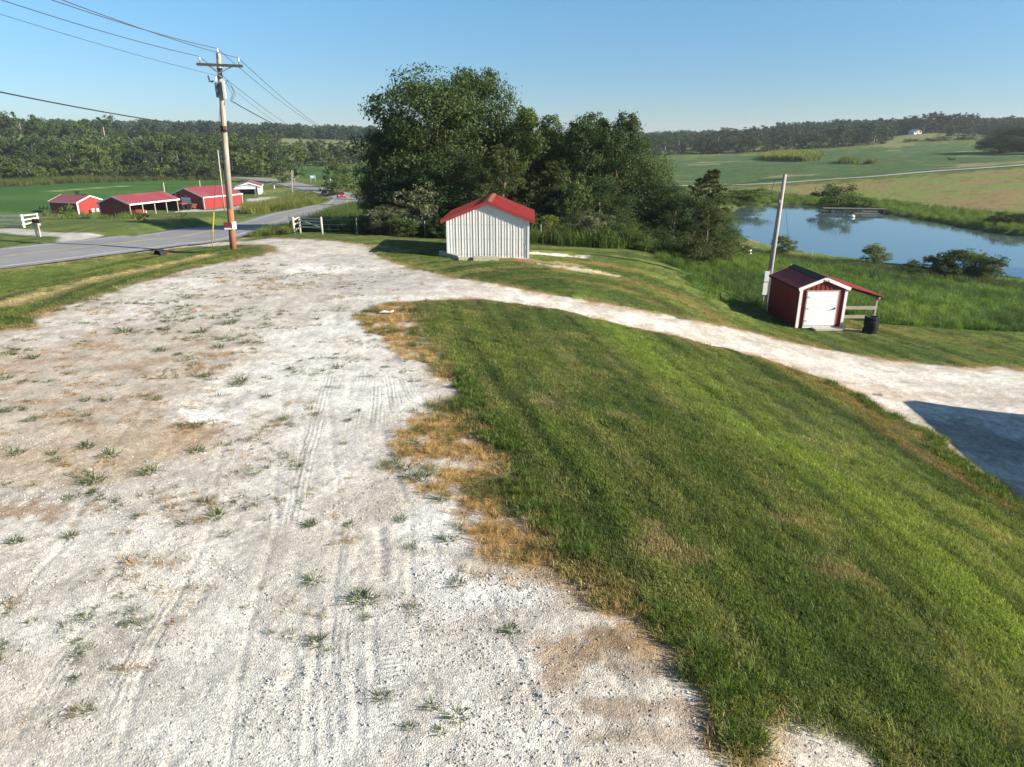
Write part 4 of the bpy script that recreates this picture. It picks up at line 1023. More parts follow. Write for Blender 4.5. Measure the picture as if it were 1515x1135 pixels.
# ------------------------------------------------------------------ utility pole with its fittings
pb = at(345.5, 370); Dp = pb.y
pt = Vector(P(323.0, 78.5, Dp+.15))
t = thing('utility_pole', 'tall weathered utility pole with a crossarm on the left verge', 'utility pole', pb)
ax = pt-pb; Lp = ax.length; un = ax.normalized()
low = un*2.35
MB().tube([un*-.3, low*.5, low], [.185,.18,.175], 14).build('pole_butt', M['pole_low'], t, True)
MB().tube([low, un*Lp*.55, un*(Lp*.98), un*(Lp-.02), un*Lp], [.175,.155,.128,.125,.09], 14).build('pole', M['pole'], t, True)
def onpole(py): return Vector(P(323+(py-78.5)*(345.5-323)/(370-78.5), py, Dp))-pb
al_, ar_ = Vector(P(291,95,Dp-.2))-pb, Vector(P(359,98,Dp-.2))-pb
MB().beam(al_, ar_, .11, .14).build('crossarm', M['arm'], t)
k_ = onpole(109)
for e in (.32, .30):
    s = al_ if e == .32 else ar_
    MB().beam(al_.lerp(ar_, .22) if e == .32 else al_.lerp(ar_, .80), k_+Vector((0,-.17,0)), .03, .05).build('brace', M['steel'], t)
ins = {}
def insulator(nm, p):
    o = MB(); o.lathe([(.03,0),(.05,.03),(.075,.05),(.05,.08),(.07,.11),(.045,.15),(.05,.18),(.03,.21)], p, 10); ins[nm] = pb+Vector(p)+Vector((0,0,.20))
    o.build('insulator', M['porcelain'], t)
def pin(p, h): MB().tube([Vector(p)-Vector((0,0,h)), p], .018, 6).build('insulator_pin', M['dark_steel'], t)
insulator('top', un*Lp+Vector((0,-.1,.02)))
MB().tube([un*(Lp-.3)+Vector((0,-.13,0)), un*Lp+Vector((0,-.1,.05))], .022, 6).build('insulator_pin', M['dark_steel'], t)
q = al_.lerp(ar_, .075)+Vector((0,0,.20)); pin(q, .30); insulator('left', q)
q = al_.lerp(ar_, .925)+Vector((0,0,.20)); pin(q, .30); insulator('right', q)
# transformer, cutout, arrester, bands and wires
q = onpole(131)+Vector((-.24,.06,0)); 
MB().lathe([(.06,-.72),(.105,-.70),(.11,-.05),(.11,.02),(.07,.06)], q+Vector((0,0,.25)), 14).build('transformer', M['grey_tank'], t)
b = MB(); b.tube([onpole(115)+Vector((-.62,-.1,.1)), onpole(118)+Vector((-.56,-.1,-.12))], .045, 8); b.tube([onpole(119)+Vector((-.5,-.1,-.08)), onpole(119)+Vector((-.36,-.08,-.05))], .05, 8); b.build('fuse_cutout', M['dark_steel'], t)
b = MB(); b.tube([onpole(112)+Vector((-.20,-.1,.0)), onpole(120)+Vector((-.22,-.1,0))], .035, 8); b.build('arrester', M['porcelain'], t)
MB().box(onpole(133)+Vector((.19,-.06,0)), (.12,.16,.9)).build('wire_riser', M['porcelain'], t)
for py in (102,114,127,137): 
    q = onpole(py); MB().tube([q-un*.03, q+un*.03], .152, 12).build('band', M['dark_steel'], t)
q = onpole(190.5); o = MB().tube([q-un*.14, q+un*.14], .21, 12).build('cable_clamp', M['black_metal'], t)
MB().box(q+Vector((.12,-.20,.02)), (.16,.12,.18)).build('splice_box', M['rust'], o)
b = MB(); s0 = Vector(P(341.5,149,Dp-.1))-pb
for dx, dz in ((0,0),(.14,.1),(.24,-.06)):
    b.tube([onpole(116)+Vector((.3+dx*.3,-.05,-.1)), onpole(128)+Vector((.42+dx,-.05,dz)), onpole(139)+Vector((.62+dx*.7,-.05,dz)), s0+Vector((dx*.4,0,.05))], .012, 5)
b.build('drop_wire', M['cable'], t)
# sign boards nailed round the butt
q = onpole(333.5)
MB().box(q+Vector((-.16,-.235,.05)), (.42,.03,.31)).build('sign_board', M['sign_red'], t)
MB().box(q+Vector((-.15,-.23,-.17)), (.42,.025,.10)).build('sign_strip', M['white_trim'], t)
Mz = Matrix.Rotation(R(62), 3, 'Z')
MB().box(q+Vector((.19,-.11,-.0)), (.30,.03,.42), Mz).build('side_board', M['white_trim'], t)
MB().tube([un*.1+Vector((-.19,-.02,0)), un*3.2+Vector((-.185,-.02,0)), un*(Lp*.72)+Vector((-.15,-.02,0))], .012, 5).build('ground_wire', M['wire'], t)
# guy wire
ga = at(313, 361.5); gtop = pb+onpole(152)+Vector((-.14,.05,0))
t = thing('guy_wire', 'thin steel guy wire with a yellow guard left of the utility pole', 'guy wire', ga)
d_ = gtop-ga; 
MB().tube([Vector((0,0,-.1)), d_*.3, d_], .011, 5).build('wire', M['wire'], t)
MB().tube([d_.normalized()*.25, d_.normalized()*2.75], .042, 8).build('guard', M['yellow'], t)
MB().tube([Vector((0,0,-.2)), d_.normalized()*.3], .016, 6).build('anchor_rod', M['dark_steel'], t)

# ------------------------------------------------------------------ overhead lines (each one conductor, through the pole)
def sagline(a, b, s, n=24):
    a, b = Vector(a), Vector(b)
    return [a.lerp(b, i/n)-Vector((0,0,4*s*(i/n)*(1-i/n))) for i in range(n+1)]
def line_thing(nm, label, segs, rad, m):
    o = MB()
    for i, s in enumerate(segs): o.tube(s, rad, 5, True)
    return tag(o.build(nm, m), label, 'power line' if nm == 'power_line' else 'cable', 'overhead lines on the utility pole')
def through(p, q, k):   # extend the span beyond the frame past point q
    p, q = Vector(p), Vector(q); e = p+(q-p)*k
    return e
def conductor(label, A, left, right, sl=.5, sr=1.6, rad=.016, m=None, nm='power_line', k=1.9):
    L = P(*left); E = through(A, L, k); E.z -= .0
    global TEL; TEL = (Vector(A), E)
    segs = [sagline(A, E, sl), sagline(A, P(*right), sr)]
    # the sagging span is raised so that it still passes the surveyed point
    return line_thing(nm, label, segs, rad, m or M['wire'])
conductor('top wire over the utility pole, highest of the overhead lines', ins['top'], (97,-9,27), (514,200,135), .35, 1.3)
conductor('wire resting on the right end of the pole crossarm', ins['right'], (118,-6,27), (524,205,135), .35, 1.3)
conductor('wire resting on the left end of the pole crossarm', ins['left'], (26,-8,27), (500,208,135), .35, 1.6)
conductor('thin neutral wire below the pole crossarm', pb+onpole(112)+Vector((-.15,-.1,0)), (0,7,26), (506,214,135), .3, 1.8, .010)
nA = pb+onpole(191)
conductor('thick black telephone cable low on the utility pole', nA+Vector((-.1,-.2,0)), (0,117,24), (420,211,110), .4, .6, .024, M['cable'], 'telephone_cable')
A = pb+s0
line_thing('service_cable', 'black twisted service cable hanging right of the utility pole', [sagline(A, P(516,212,100), .9)], .026, M['cable'])
def cable_at(t_):
    a_, e_ = TEL; return a_.lerp(e_, t_)-Vector((0,0,4*.4*t_*(1-t_)))
tq = min(np.linspace(0, 1, 400), key=lambda t_: abs((cable_at(t_).x/ (cable_at(t_).y*math.cos(PITCH)-(cable_at(t_).z-CAM_H)*math.sin(PITCH)))*FPX+CX-263))
o = MB(); qa = cable_at(tq-.013)-Vector((0,0,.13)); qb = cable_at(tq+.013)-Vector((0,0,.13)); o.tube([qa, qb], .07, 8); o.tube([qa+Vector((0,0,.14)), qa], .02, 5); o.tube([qb+Vector((0,0,.14)), qb], .02, 5)
tag(o.build('splice_case', M['cable']), 'black splice case hung on the telephone cable', 'splice case')

# ------------------------------------------------------------------ plainer poles
def plain_pole(px, py, tpx, tpy, r, label, m='grey_pole', D=None, nm='wood_pole'):
    b_ = at(px, py) if D is None else Vector((P(px, py, D)[0], D, zt(P(px, py, D)[0], D)))
    t_ = Vector(P(tpx, tpy, b_.y)); a = t_-b_
    th_ = thing(nm, label, 'pole', b_)
    MB().tube([a.normalized()*-.3, a*.5, a], [r, r*.9, r*.75], 9).build('shaft', M[m], th_, True)
    MB().tube([a, a+a.normalized()*.03], [r*.78, r*.5], 9).build('cap', M['steel'], th_)
    return th_, a
plain_pole(332.5, 313, 322, 222, .13, 'bare grey pole on the grass before the long red barn')
plain_pole(245, 298, 241.5, 270, .14, 'pale pole standing behind the open-fronted red barn', D=165)
plain_pole(297, 288, 295, 267, .14, 'short pale pole behind the long red barn roof', D=190)
plain_pole(433, 292, 431.5, 252, .13, 'pale pole inside the bend of the road')
plain_pole(480.5, 275, 476, 250.5, .17, 'pale pole beyond the road junction near the blue sign')
plain_pole(155, 205, 152.5, 188, .26, 'distant pale pole rising out of the left woods', D=420)
# service pole by the red shed
b_ = at(1132, 456); t_ = Vector(P(1161.5, 258, b_.y)); a = t_-b_
t = thing('service_pole', 'grey wooden service pole with a meter beside the red shed', 'pole', b_)
u_ = a.normalized()
MB().tube([u_*-.3, a*.5, a], [.135,.12,.10], 12).build('shaft', M['grey_pole'], t, True)
MB().tube([u_*.0+Vector((.13,-.05,0)), u_*1.7+Vector((.13,-.05,0))], .03, 6).build('yellow_guard', M['yellow'], t)
b = MB(); b.tube([u_*0+Vector((-.24,-.08,0)), u_*.9+Vector((-.24,-.08,0))], .05, 8); b.build('conduit', M['steel'], t)
mb = MB().box(u_*1.18+Vector((-.24,-.10,0)), (.26,.16,.72)).build('disconnect_box', M['white_trim'], t)
mb = MB().box(u_*1.92+Vector((-.24,-.10,0)), (.26,.18,.60)).build('meter_box', M['white_trim'], t)
MB().lathe([(.09,0),(.10,.05),(.08,.1)], u_*2.0+Vector((-.38,-.14,0)), 12, Matrix.Rotation(R(90), 3, 'Y') @ Matrix.Rotation(R(180), 3, 'Y')).build('meter', M['blue'], mb)
MB().tube([u_*2.2+Vector((-.18,-.08,0)), a*.80+Vector((-.14,-.06,0)), a*.86+Vector((-.16,-.06,0))], .03, 6).build('riser', M['dark_steel'], t)
b = MB(); b.tube([a*.86+Vector((-.16,-.06,0)), a*.80+Vector((-.55,-.05,0)), a*.90+Vector((-.62,0,0)), a*.965+Vector((-.5,.05,0))], .014, 5)
b.tube([a*.965+Vector((-.1,0,0)), a*.955+Vector((-1.2,.9,-.04))], .012, 5); b.build('drip_loop', M['cable'], t)
MB().box(a*.81+Vector((-.12,-.14,0)), (.10,.08,.16)).build('bracket', M['steel'], t)
ga = at(1171, 402)
g_ = thing('pole_guy', 'thin guy wire with a yellow guard running behind the red shed', 'guy wire', ga)
d_ = b_+a*.93-ga
MB().tube([Vector((0,0,-.1)), d_*.5, d_], .010, 5).build('wire', M['wire'], g_)
MB().tube([d_.normalized()*.9, d_.normalized()*2.6], .035, 6).build('guard', M['yellow'], g_)
# service drop from the big trees to that pole (passes before the trees)
line_thing('service_drop', 'thin service wire crossing before the trees behind the white shed', [sagline(b_+a*.965, P(590,235,70), 1.5, 30)], .011, M['wire'])

# ------------------------------------------------------------------ mailbox
b_ = at(57, 350.5)
t = thing('mailbox', 'black mailbox on wooden posts beside the far driveway', 'mailbox', b_, R(-15))
for x in (-.11, .16): MB().box((x,0,.38), (.10,.10,.92)).build('post', M['post'], t)
MB().box((.02,0,.88), (.56,.26,.20)).build('support_block', M['wood'], t)
c = MB(); sec = [(.12*math.cos(R(q*22.5)), .12+.12*math.sin(R(q*22.5))) for q in range(9)]+[(-.12,0),(.12,0)]
c.prism(sec, lambda q: (-.16,q[0],1.0+q[1]*1.05), lambda q: (.44,q[0],1.0+q[1]*1.05)); bx = c.build('box', M['black_metal'], t)
MB().box((.2,-.14,1.2), (.03,.02,.16)).build('flag', M['tractor'], t)

# ------------------------------------------------------------------ white rail fence
fl = [(-150,331,),(-90,332.5),(-30,334),(36,337),(57.5,331)]
fp = [at(*q) for q in fl]
t = thing('rail_fence', 'white three-rail wooden fence by the far driveway', 'fence', fp[3])
hts = 1.08
for q in fp: MB().box(q-fp[3]+Vector((0,0,hts/2-.1)), (.12,.12,hts+.2)).build('post', M['white_trim'], t)
for a, b in zip(fp[:-1], fp[1:]):
    for z in (.26, .62, .98): MB().beam(a-fp[3]+Vector((0,-.08,z)), b-fp[3]+Vector((0,-.08,z)), .04, .12).build('rail', M['white_trim'], t)

# ------------------------------------------------------------------ wooden brace gate and wire fence in front of the trees
ga = [at(435.5,347), at(444.5,346), at(477,347.5)]
t = thing('brace_fence', 'grey wooden fence brace of posts and rails before the roadside weeds', 'fence', ga[0])
for q, h in zip(ga, (1.25,1.22,1.25)): MB().tube([q-ga[0]+Vector((0,0,-.2)), q-ga[0]+Vector((0,0,h))], .085, 9).build('post', M['post'], t, True)
for z in (.45,.85,1.2): MB().beam(ga[0]-ga[0]+Vector((0,-.03,z-.18)), ga[1]-ga[0]+Vector((0,-.03,z)), .05,.10).build('rail', M['post'], t)
for z in (.5,.72,.94,1.14): MB().beam(ga[1]-ga[0]+Vector((0,-.03,z)), ga[2]-ga[0]+Vector((0,-.03,z-.02)), .045,.09).build('rail', M['post'], t)
MB().beam(ga[1]-ga[0]+Vector((0,.02,1.0)), ga[2]-ga[0]+Vector((0,.02,.45)), .05,.09).build('brace', M['post'], t)
wl = [ga[2]]+[at(*q) for q in [(528.6,347),(578,349),(629,351.5),(690,354),(800,358.5),(870,361),(938,365),(992,372),(1014,381)]]
t = thing('wire_fence', 'thin wire fence on steel posts in front of the trees', 'fence', wl[1])
for i, q in enumerate(wl[1:]):
    big = i >= 7
    MB().tube([q-wl[1]+Vector((0,0,-.2)), q-wl[1]+Vector((0,0,1.18))], .07 if big else .035, 6).build('post', M['post'] if big else M['steel'], t)
for z in (.35,.7,1.05):
    c = MB()
    for a, b in zip(wl[:-1], wl[1:]): c.tube([a-wl[1]+Vector((0,0,z)), b-wl[1]+Vector((0,0,z))], .008, 4, False)
    c.build('wire', M['wire'], t)

# ------------------------------------------------------------------ culvert end in the ditch
b_ = at(238, 381)-Vector((0,0,.2))
t = thing('culvert', 'black plastic culvert end in the reddish ditch by the verge', 'culvert', b_, R(70))
n = 16; c = MB(); Ry = Matrix.Rotation(R(90), 3, 'Y')
v = []; f = []
for i in range(9):
    r_ = .27 if i % 2 else .24
    for k in range(n): v.append((i*.06-.2, r_*math.cos(2*math.pi*k/n), .22+r_*math.sin(2*math.pi*k/n)))
for i in range(8):
    for k in range(n): f.append((i*n+k, i*n+(k+1) % n, (i+1)*n+(k+1) % n, (i+1)*n+k))
c.add(v, f); c.build('pipe', M['rubber'], t)
c = MB(); c.tube([(-.2, .255*math.cos(2*math.pi*k/n), .22+.255*math.sin(2*math.pi*k/n)) for k in range(n+1)], .03, 5); c.build('rim', M['rubber'], t)
b_ = at(1104, 383)
t = tag(MB().lathe([(.05,0),(.17,.02),(.19,.36),(.20,.40),(.12,.42)], (0,0,0), 12).build('bucket', M['white_trim']), 'small white bucket lying in the tall weeds near the pond', 'bucket'); t.location = b_+Vector((0,0,.55)); t.rotation_euler = (R(70), 0, R(40))
for px, py, h, lb in ((1200,378,1.0,'short pale stake standing in the pond bank grass'),(1098,373,1.2,'pale stake in the weeds near the white bucket')):
    b_ = at(px, py+6); o = MB().box((0,0,h/2), (.07,.07,h)).build('stake', M['post']); o.location = b_; tag(o, lb, 'stake')
# folded white scrap on the dry grass
b_ = at(570, 464)
o = MB().prism([(-.25,0),(-.1,.05),(.08,.02),(.25,.06),(.24,.0),(.1,-.02)], lambda q: (q[0],-.06,.06+q[1]), lambda q: (q[0]+.05,.12,.05+q[1])).build('scrap', M['white_trim']); o.location = b_; tag(o, 'crumpled white scrap on the dry grass tongue', 'scrap')

# ------------------------------------------------------------------ dock on the far side of the pond
d0 = Pz(1219.5, 308.2, WATER_Z+.78); d1 = Pz(1314, 309.6, WATER_Z+.78)
d0, d1 = Vector(d0), Vector(d1); ax = d1-d0; Ld = math.hypot(ax.x, ax.y)
t = thing('dock', 'weathered wooden dock on thin posts at the far pond bank', 'dock', (d0.x, d0.y, WATER_Z), math.atan2(ax.y, ax.x))
for k in range(int(Ld/.30)):
    o = MB().box((.15+k*.30, .9, 0.75+.008*math.sin(k*3.1)), (.275, 1.9, .05)) if k == 0 else None
    if k == 0: pl0 = o.build('plank', M['dock'], t)
    else:
        q = pl0.copy(); COL.objects.link(q); q.location = (k*.30, 0, .012*math.sin(k*3.1)); q.parent = t
for y in (.08, 1.75): MB().box((Ld/2, y, .65), (Ld-.1, .06, .14)).build('stringer', M['dock'], t)
for k in range(5):
    for y in (.04, 1.8): MB().box((1.4+k*(Ld-2.0)/4, y, -.05), (.12,.12,1.45)).build('post', M['dock'], t)
MB().box((Ld*.72, -.03, .40), (Ld*.25,.05,.14)).build('brace', M['wood'], t)
MB().box((Ld*.68, -.03, .08), (Ld*.42,.05,.12)).build('brace', M['wood'], t)
f_ = Vector(Pz(1261, 320.5, WATER_Z+.1))
o = MB().lathe([(.02,-.15),(.30,-.1),(.42,.05),(.34,.22),(.1,.3)], f_, 12).build('float', M['white_trim'], smooth=True); tag(o, 'round white float on the water beneath the dock', 'float')

# ------------------------------------------------------------------ blue notice board and marker posts past the junction
b_ = at(463.5, 270)
t = thing('notice_board', 'pale blue notice board on posts beyond the road junction', 'sign', b_, R(6))
MB().box((0,0,1.9), (2.0,.08,1.15)).build('panel', M['blue_sign'], t)
MB().box((-.3,-.05,2.0), (.9,.02,.45)).build('print_panel', M['white_trim'], t)
for x in (-.8,.8): MB().box((x,.06,1.0), (.1,.1,2.0)).build('post', M['post'], t)
for px, py, lb in ((406,279.5,'small white post on the grass beside the garage'),(489,268.5,'small white post at the edge of the right-hand field')):
    b_ = at(px, py); o = MB().box((0,0,.5), (.22,.22,1.15)).build('marker_post', M['white_trim']); o.location = b_; tag(o, lb, 'post')

# ------------------------------------------------------------------ red car coming round the bend
b_ = at(505, 296)
i_ = int(np.argmin((rd[:, 0]-b_.x)**2+(rd[:, 1]-b_.y)**2))
cz = ROAD_Z[i_]+.07
t = thing('car', 'red car rounding the far bend of the road', 'car', (b_.x, b_.y, cz), math.atan2(-.95, .30))
c = MB(); c.prism([(-2.1,.35),(2.1,.32),(2.15,.62),(1.9,.80),(.9,.92),(-1.9,.95),(-2.15,.75)], lambda q: (q[0],-.87,q[1]), lambda q: (q[0],.87,q[1])); c.build('body', M['car'], t)
c = MB(); c.prism([(.95,.90),(.25,1.40),(-1.2,1.42),(-1.85,.93)], lambda q: (q[0],-.72,q[1]), lambda q: (q[0],.72,q[1])); c.build('cabin', M['glass'], t)
MB().box((-.48,0,1.425), (1.45,1.36,.05)).build('roof', M['car'], t)
for s in (-1, 1):
    wheel(t, 1.3, s*.80, .32, .22, M['rubber'], M['steel']); wheel(t, -1.3, s*.80, .32, .22, M['rubber'], M['steel'])
    MB().box((2.08, s*.6, .66), (.12,.36,.14)).build('headlight', M['lamp'], t)
MB().box((2.16,0,.45), (.05,1.0,.12)).build('grille', M['dark_steel'], t)
# junk beside the first barn
jl = [((139,316),'white plastic chair against the small red barn, left of the pair'),((146,316),'white plastic chair against the small red barn, right of the pair')]
for (px, py), lb in jl:
    b_ = at(px, py); t = thing('chair', lb, 'chair', b_, R(30), 'white chairs by the small red barn')
    MB().box((0,0,.45), (.5,.5,.05)).build('seat', M['white_trim'], t); MB().box((0,.24,.75), (.5,.05,.55)).build('backrest', M['white_trim'], t)
    for x in (-.22,.22):
        for y in (-.22,.22): MB().box((x,y,.22), (.05,.05,.45)).build('leg', M['white_trim'], t)
for i, (px, py, lb) in enumerate(((156,316,'white drum between the two nearer red barns'),(163,317,'second pale drum close to the open barn corner'))):
    b_ = at(px, py); o = MB().lathe([(.3,0),(.32,.05),(.32,.85),(.3,.9)], (0,0,0), 14).build('drum', M['white_trim'] if i == 0 else M['steel']); o.location = b_; tag(o, lb, 'drum')
b_ = at(71, 313)
t = thing('harrow', 'dark spiky farm implement left of the small red barn', 'farm implement', b_, R(40))
MB().box((0,0,.7), (3.2,.15,.15)).build('frame_bar', M['dark_steel'], t)
for k in range(5): MB().tube([(-1.4+k*.7,0,0),(-1.4+k*.7,.4,.7),(-1.2+k*.7,.1,1.3)], .06, 6).build('tine', M['dark_steel'], t)
# ------------------------------------------------------------------ foliage
def leaf_material(name, trans=.30, inst=False):
    m, nt, bs = nodes(name)
    at_ = N(nt, 'ShaderNodeAttribute', attribute_name='tint')
    if inst:
        oc = N(nt, 'ShaderNodeAttribute', attribute_name='icol'); oc.attribute_type = 'INSTANCER'; oco = oc.outputs['Color']
    else:
        oc = N(nt, 'ShaderNodeObjectInfo'); oco = oc.outputs['Color']
    mu = N(nt, 'ShaderNodeVectorMath', operation='MULTIPLY'); nt.links.new(at_.outputs['Color'], mu.inputs[0]); nt.links.new(oco, mu.inputs[1])
    nt.links.new(mu.outputs[0], bs.inputs['Base Color']); bs.inputs['Roughness'].default_value = .55; bs.inputs['Specular IOR Level'].default_value = .28
    tr = N(nt, 'ShaderNodeBsdfTranslucent'); 
    br = N(nt, 'ShaderNodeVectorMath', operation='MULTIPLY'); br.inputs[1].default_value = (1.25, 1.35, .5); nt.links.new(mu.outputs[0], br.inputs[0]); nt.links.new(br.outputs[0], tr.inputs[0])
    mx = N(nt, 'ShaderNodeMixShader'); mx.inputs[0].default_value = trans
    nt.links.new(bs.outputs[0], mx.inputs[1]); nt.links.new(tr.outputs[0], mx.inputs[2])
    nt.links.new(mx.outputs[0], nt.nodes['Material Output'].inputs[0])
    return m
M_LEAF = leaf_material('tree_leaves'); M_BLADE = leaf_material('grass_blades', .35, True); M_BLADE_OBJ = leaf_material('tuft_blades', .35)
M['bark'] = mat('tree_bark', (.105,.085,.065), .95, var=.4, scale=5, stretch=(4,4,.6))
M['pale_bark'] = mat('pale_bark', (.24,.22,.19), .9, var=.35, scale=4, stretch=(3,3,.6))

def leaves_mesh(name, cen, nrm, size, tint, rg, aspect=.55, bend=.25):
    """one bent rhombic leaf cluster (two triangles) per centre"""
    n = len(cen)
    nrm = nrm/np.linalg.norm(nrm, axis=1)[:, None]
    a = rg.normal(size=(n, 3)); a -= (a*nrm).sum(1)[:, None]*nrm; a /= np.linalg.norm(a, axis=1)[:, None]
    b = np.cross(nrm, a); s = size[:, None]
    v = np.stack([cen-a*s*.5, cen+b*s*.5*aspect+nrm*s*bend*.3, cen+a*s*.5, cen-b*s*.5*aspect+nrm*s*bend*.3], 1).reshape(-1, 3)
    i = np.arange(n)*4
    f = np.concatenate([np.stack([i, i+1, i+2], 1), np.stack([i, i+2, i+3], 1)])
    me = mesh_from(name, v, f, False); vattr(me, 'tint', np.repeat(tint, 4, 0), 'FLOAT_COLOR')
    return me
def crown(name, seed, style, n, leaf, z0=.22, lobes=11):
    rg = np.random.default_rng(seed)
    C = []; Rl = []
    hp = (rg.permutation(lobes)+.5)/lobes
    if style == 'broad':
        # limbs carry lobes of uneven size; clumps sit on the lobes
        for k in range(lobes):
            an = 2.4*k+rg.uniform(-.4, .4); h = z0+.10+(1-z0-.16)*((k+.5)/lobes)**.9
            rad = .36*math.sin(math.pi*min(max((h-z0)/(1.0-z0), .12), .93))**.75*rg.uniform(.7, 1.12)
            C.append((rad*math.cos(an), rad*math.sin(an), h-.03)); Rl.append(rg.uniform(.10, .19))
        C.append((0, 0, .62)); Rl.append(.22); C.append((rg.uniform(-.08, .08), rg.uniform(-.08, .08), .86)); Rl.append(.13)
    elif style == 'upright':
        for k in range(lobes):
            h = z0+(1-z0-.1)*(k+.5)/lobes; an = 2.4*k
            rad = .33*(1-((h-z0)/(1-z0))**2.8)*rg.uniform(.55, 1.1)+.02
            C.append((rad*math.cos(an), rad*math.sin(an), h)); Rl.append(rg.uniform(.11, .17)*(1.15-.55*h))
    elif style == 'cedar':
        for k in range(lobes*4):
            h = z0+(1-z0-.03)*rg.random()**1.25; an = rg.uniform(0, 6.283)
            rad = .46*(1-(h-z0)/(1-z0))**.8*rg.uniform(.45, 1.05)+.01
            C.append((rad*math.cos(an), rad*math.sin(an), h)); Rl.append(.045+.06*(1-h))
    elif style == 'shrub':
        for k in range(lobes):
            an = 2.4*k+rg.uniform(-.5, .5); h = .07+.76*hp[k]; rad = .38*math.sqrt(max(.02, 1-((h-.36)/.60)**2))*rg.uniform(.35, 1.05)
            C.append((rad*math.cos(an), rad*math.sin(an), h)); Rl.append(rg.uniform(.13, .21))
    elif style == 'ovoid':
        for k in range(lobes):
            an = 2.4*k+rg.uniform(-.5, .5); h = .10+.80*hp[k]; rad = .42*math.sqrt(max(.02, 1-((h-.42)/.60)**2))*rg.uniform(.35, 1.08)
            C.append((rad*math.cos(an), rad*math.sin(an), h)); Rl.append(rg.uniform(.10, .19))
    C = np.array(C); Rl = np.array(Rl)
    # clumps on each lobe, leaves in each clump
    nc = max(6, int(n/42/len(C)))+1
    cen = []; out = []; tin = []
    per = max(3, int(n/(len(C)*nc)))
    for c, r in zip(C, Rl):
        for q in range(nc):
            d = rg.normal(size=3); d /= np.linalg.norm(d); d[2] = d[2]*.8+.12
            cc = c+d*r*rg.uniform(.55, 1.1)
            k = int(per*rg.uniform(.6, 1.4)); cr = r*rg.uniform(.25, .46)
            p = np.clip(rg.normal(size=(k, 3)), -1.7, 1.7)*cr*np.array([.62, .62, .42])+cc
            if rg.random() < .5: p[:, 2] -= ((p[:, :2]-cc[:2])**2).sum(1)/max(cr, .01)*.25
            cen.append(p); out.append(np.tile(d*.55+np.array([0, 0, .35]), (k, 1))+rg.normal(size=(k, 3))*.75)
            base = rg.uniform(.72, 1.22); w = rg.uniform(-.10, .16)
            tc = np.stack([base*(1+w), base*np.ones(1)[0], base*(1-w)], -1)
            tin.append(np.tile(tc, (k, 1))*rg.uniform(.72, 1.28, size=(k, 1)))
    cen = np.concatenate(cen); out = np.concatenate(out); tin = np.concatenate(tin)
    cen[:, 2] = np.clip(cen[:, 2], .015, 1.3)
    rq = np.quantile(np.hypot(cen[:, 0], cen[:, 1]), .975); zq = np.quantile(cen[:, 2], .997)
    keep = (np.hypot(cen[:, 0], cen[:, 1]) < rq*1.12) & (cen[:, 2] < zq*1.03); cen, out, tin = cen[keep], out[keep], tin[keep]
    cen[:, :2] *= .5/rq; cen[:, 2] /= zq; C = C*np.array([.5/rq, .5/rq, 1/zq])
    size = leaf*rg.uniform(.6, 1.35, size=len(cen))
    me = leaves_mesh(name, cen, out, size, tin, rg, .5 if style != 'cedar' else .32); me.materials.append(M_LEAF)
    return me, C
def trunk_mesh(name, C, seed, r0=.022, pale=False, style='broad'):
    rg = np.random.default_rng(seed+99); b = MB()
    top = .80 if style != 'shrub' else .3
    path = [Vector((0,0,-.02)), Vector((rg.uniform(-.01,.01), rg.uniform(-.01,.01), .2)), Vector((rg.uniform(-.02,.02), rg.uniform(-.02,.02), .45)), Vector((rg.uniform(-.03,.03), rg.uniform(-.03,.03), top))]
    b.tube(path, [r0*1.35, r0, r0*.75, r0*.2], 8)
    order = rg.permutation(len(C))[:14]
    for k in order:
        c = Vector(C[k]); h = max(.06, c.z-.12-.5*math.hypot(c.x, c.y)); h = min(h, top*.95)
        s = Vector((0,0,h)); m_ = s.lerp(c, .5)+Vector((0,0,-.02))
        rr0 = r0*.45*(1-h*.5)
        b.tube([s, m_, c], [rr0, rr0*.6, rr0*.2], 5, True)
    me_o = b.build(name, M['pale_bark'] if pale else M['bark'], None, True); me = me_o.data; bpy.data.objects.remove(me_o)
    return me
TREES = {}
def kind_(key, style, n, leaf, seeds, **kw):
    TREES[key] = []
    for s in seeds:
        c, C = crown('crown_'+key, s, style, n, leaf, **kw)
        TREES[key].append((c, trunk_mesh('trunk_'+key, C, s, pale=(key == 'far' and s % 2 == 0), style=style)))
kind_('oak', 'broad', 36000, .0205, (1, 2, 3), z0=.04, lobes=22)
kind_('dark', 'upright', 30000, .0205, (4, 5), z0=.03, lobes=20)
kind_('cedar', 'cedar', 19000, .026, (7, 8), z0=.02, lobes=18)
kind_('shrub', 'shrub', 9000, .040, (10, 11, 12), z0=.0, lobes=26)
kind_('far', 'ovoid', 4400, .050, (20, 21, 22, 23, 24), z0=.03, lobes=19)
kind_('farbush', 'shrub', 900, .10, (30, 31), z0=0, lobes=9)
def tree(name, label, key, var, loc, h, w, colr, group=None, rz=None, cat='tree'):
    c, tr = TREES[key][var % len(TREES[key])]
    t = thing(name, label, cat, loc, 0, group)
    rz = rng.uniform(0, 6.28) if rz is None else rz
    o = link('crown' if cat == 'tree' else 'foliage', c, None, t); o.scale = (w, w, h); o.rotation_euler.z = rz
    o.color = (*colr, 1)
    k = link('trunk' if cat == 'tree' else 'stem', tr, None, t); k.scale = (w, w, h); k.rotation_euler.z = rz
    return t
def tree_px(name, label, key, var, px, top, D, wpx, colr, group=None, cat='tree', sink=0):
    p = P(px, 300, D); z = zt(p[0], D)-sink
    tz = P(px, top, D)[2]; h = max(tz-z, .8)
    w = wpx/FPX*D*1.06
    return tree(name, label, key, var, (p[0], D, z), h, w, colr, group, cat=cat)
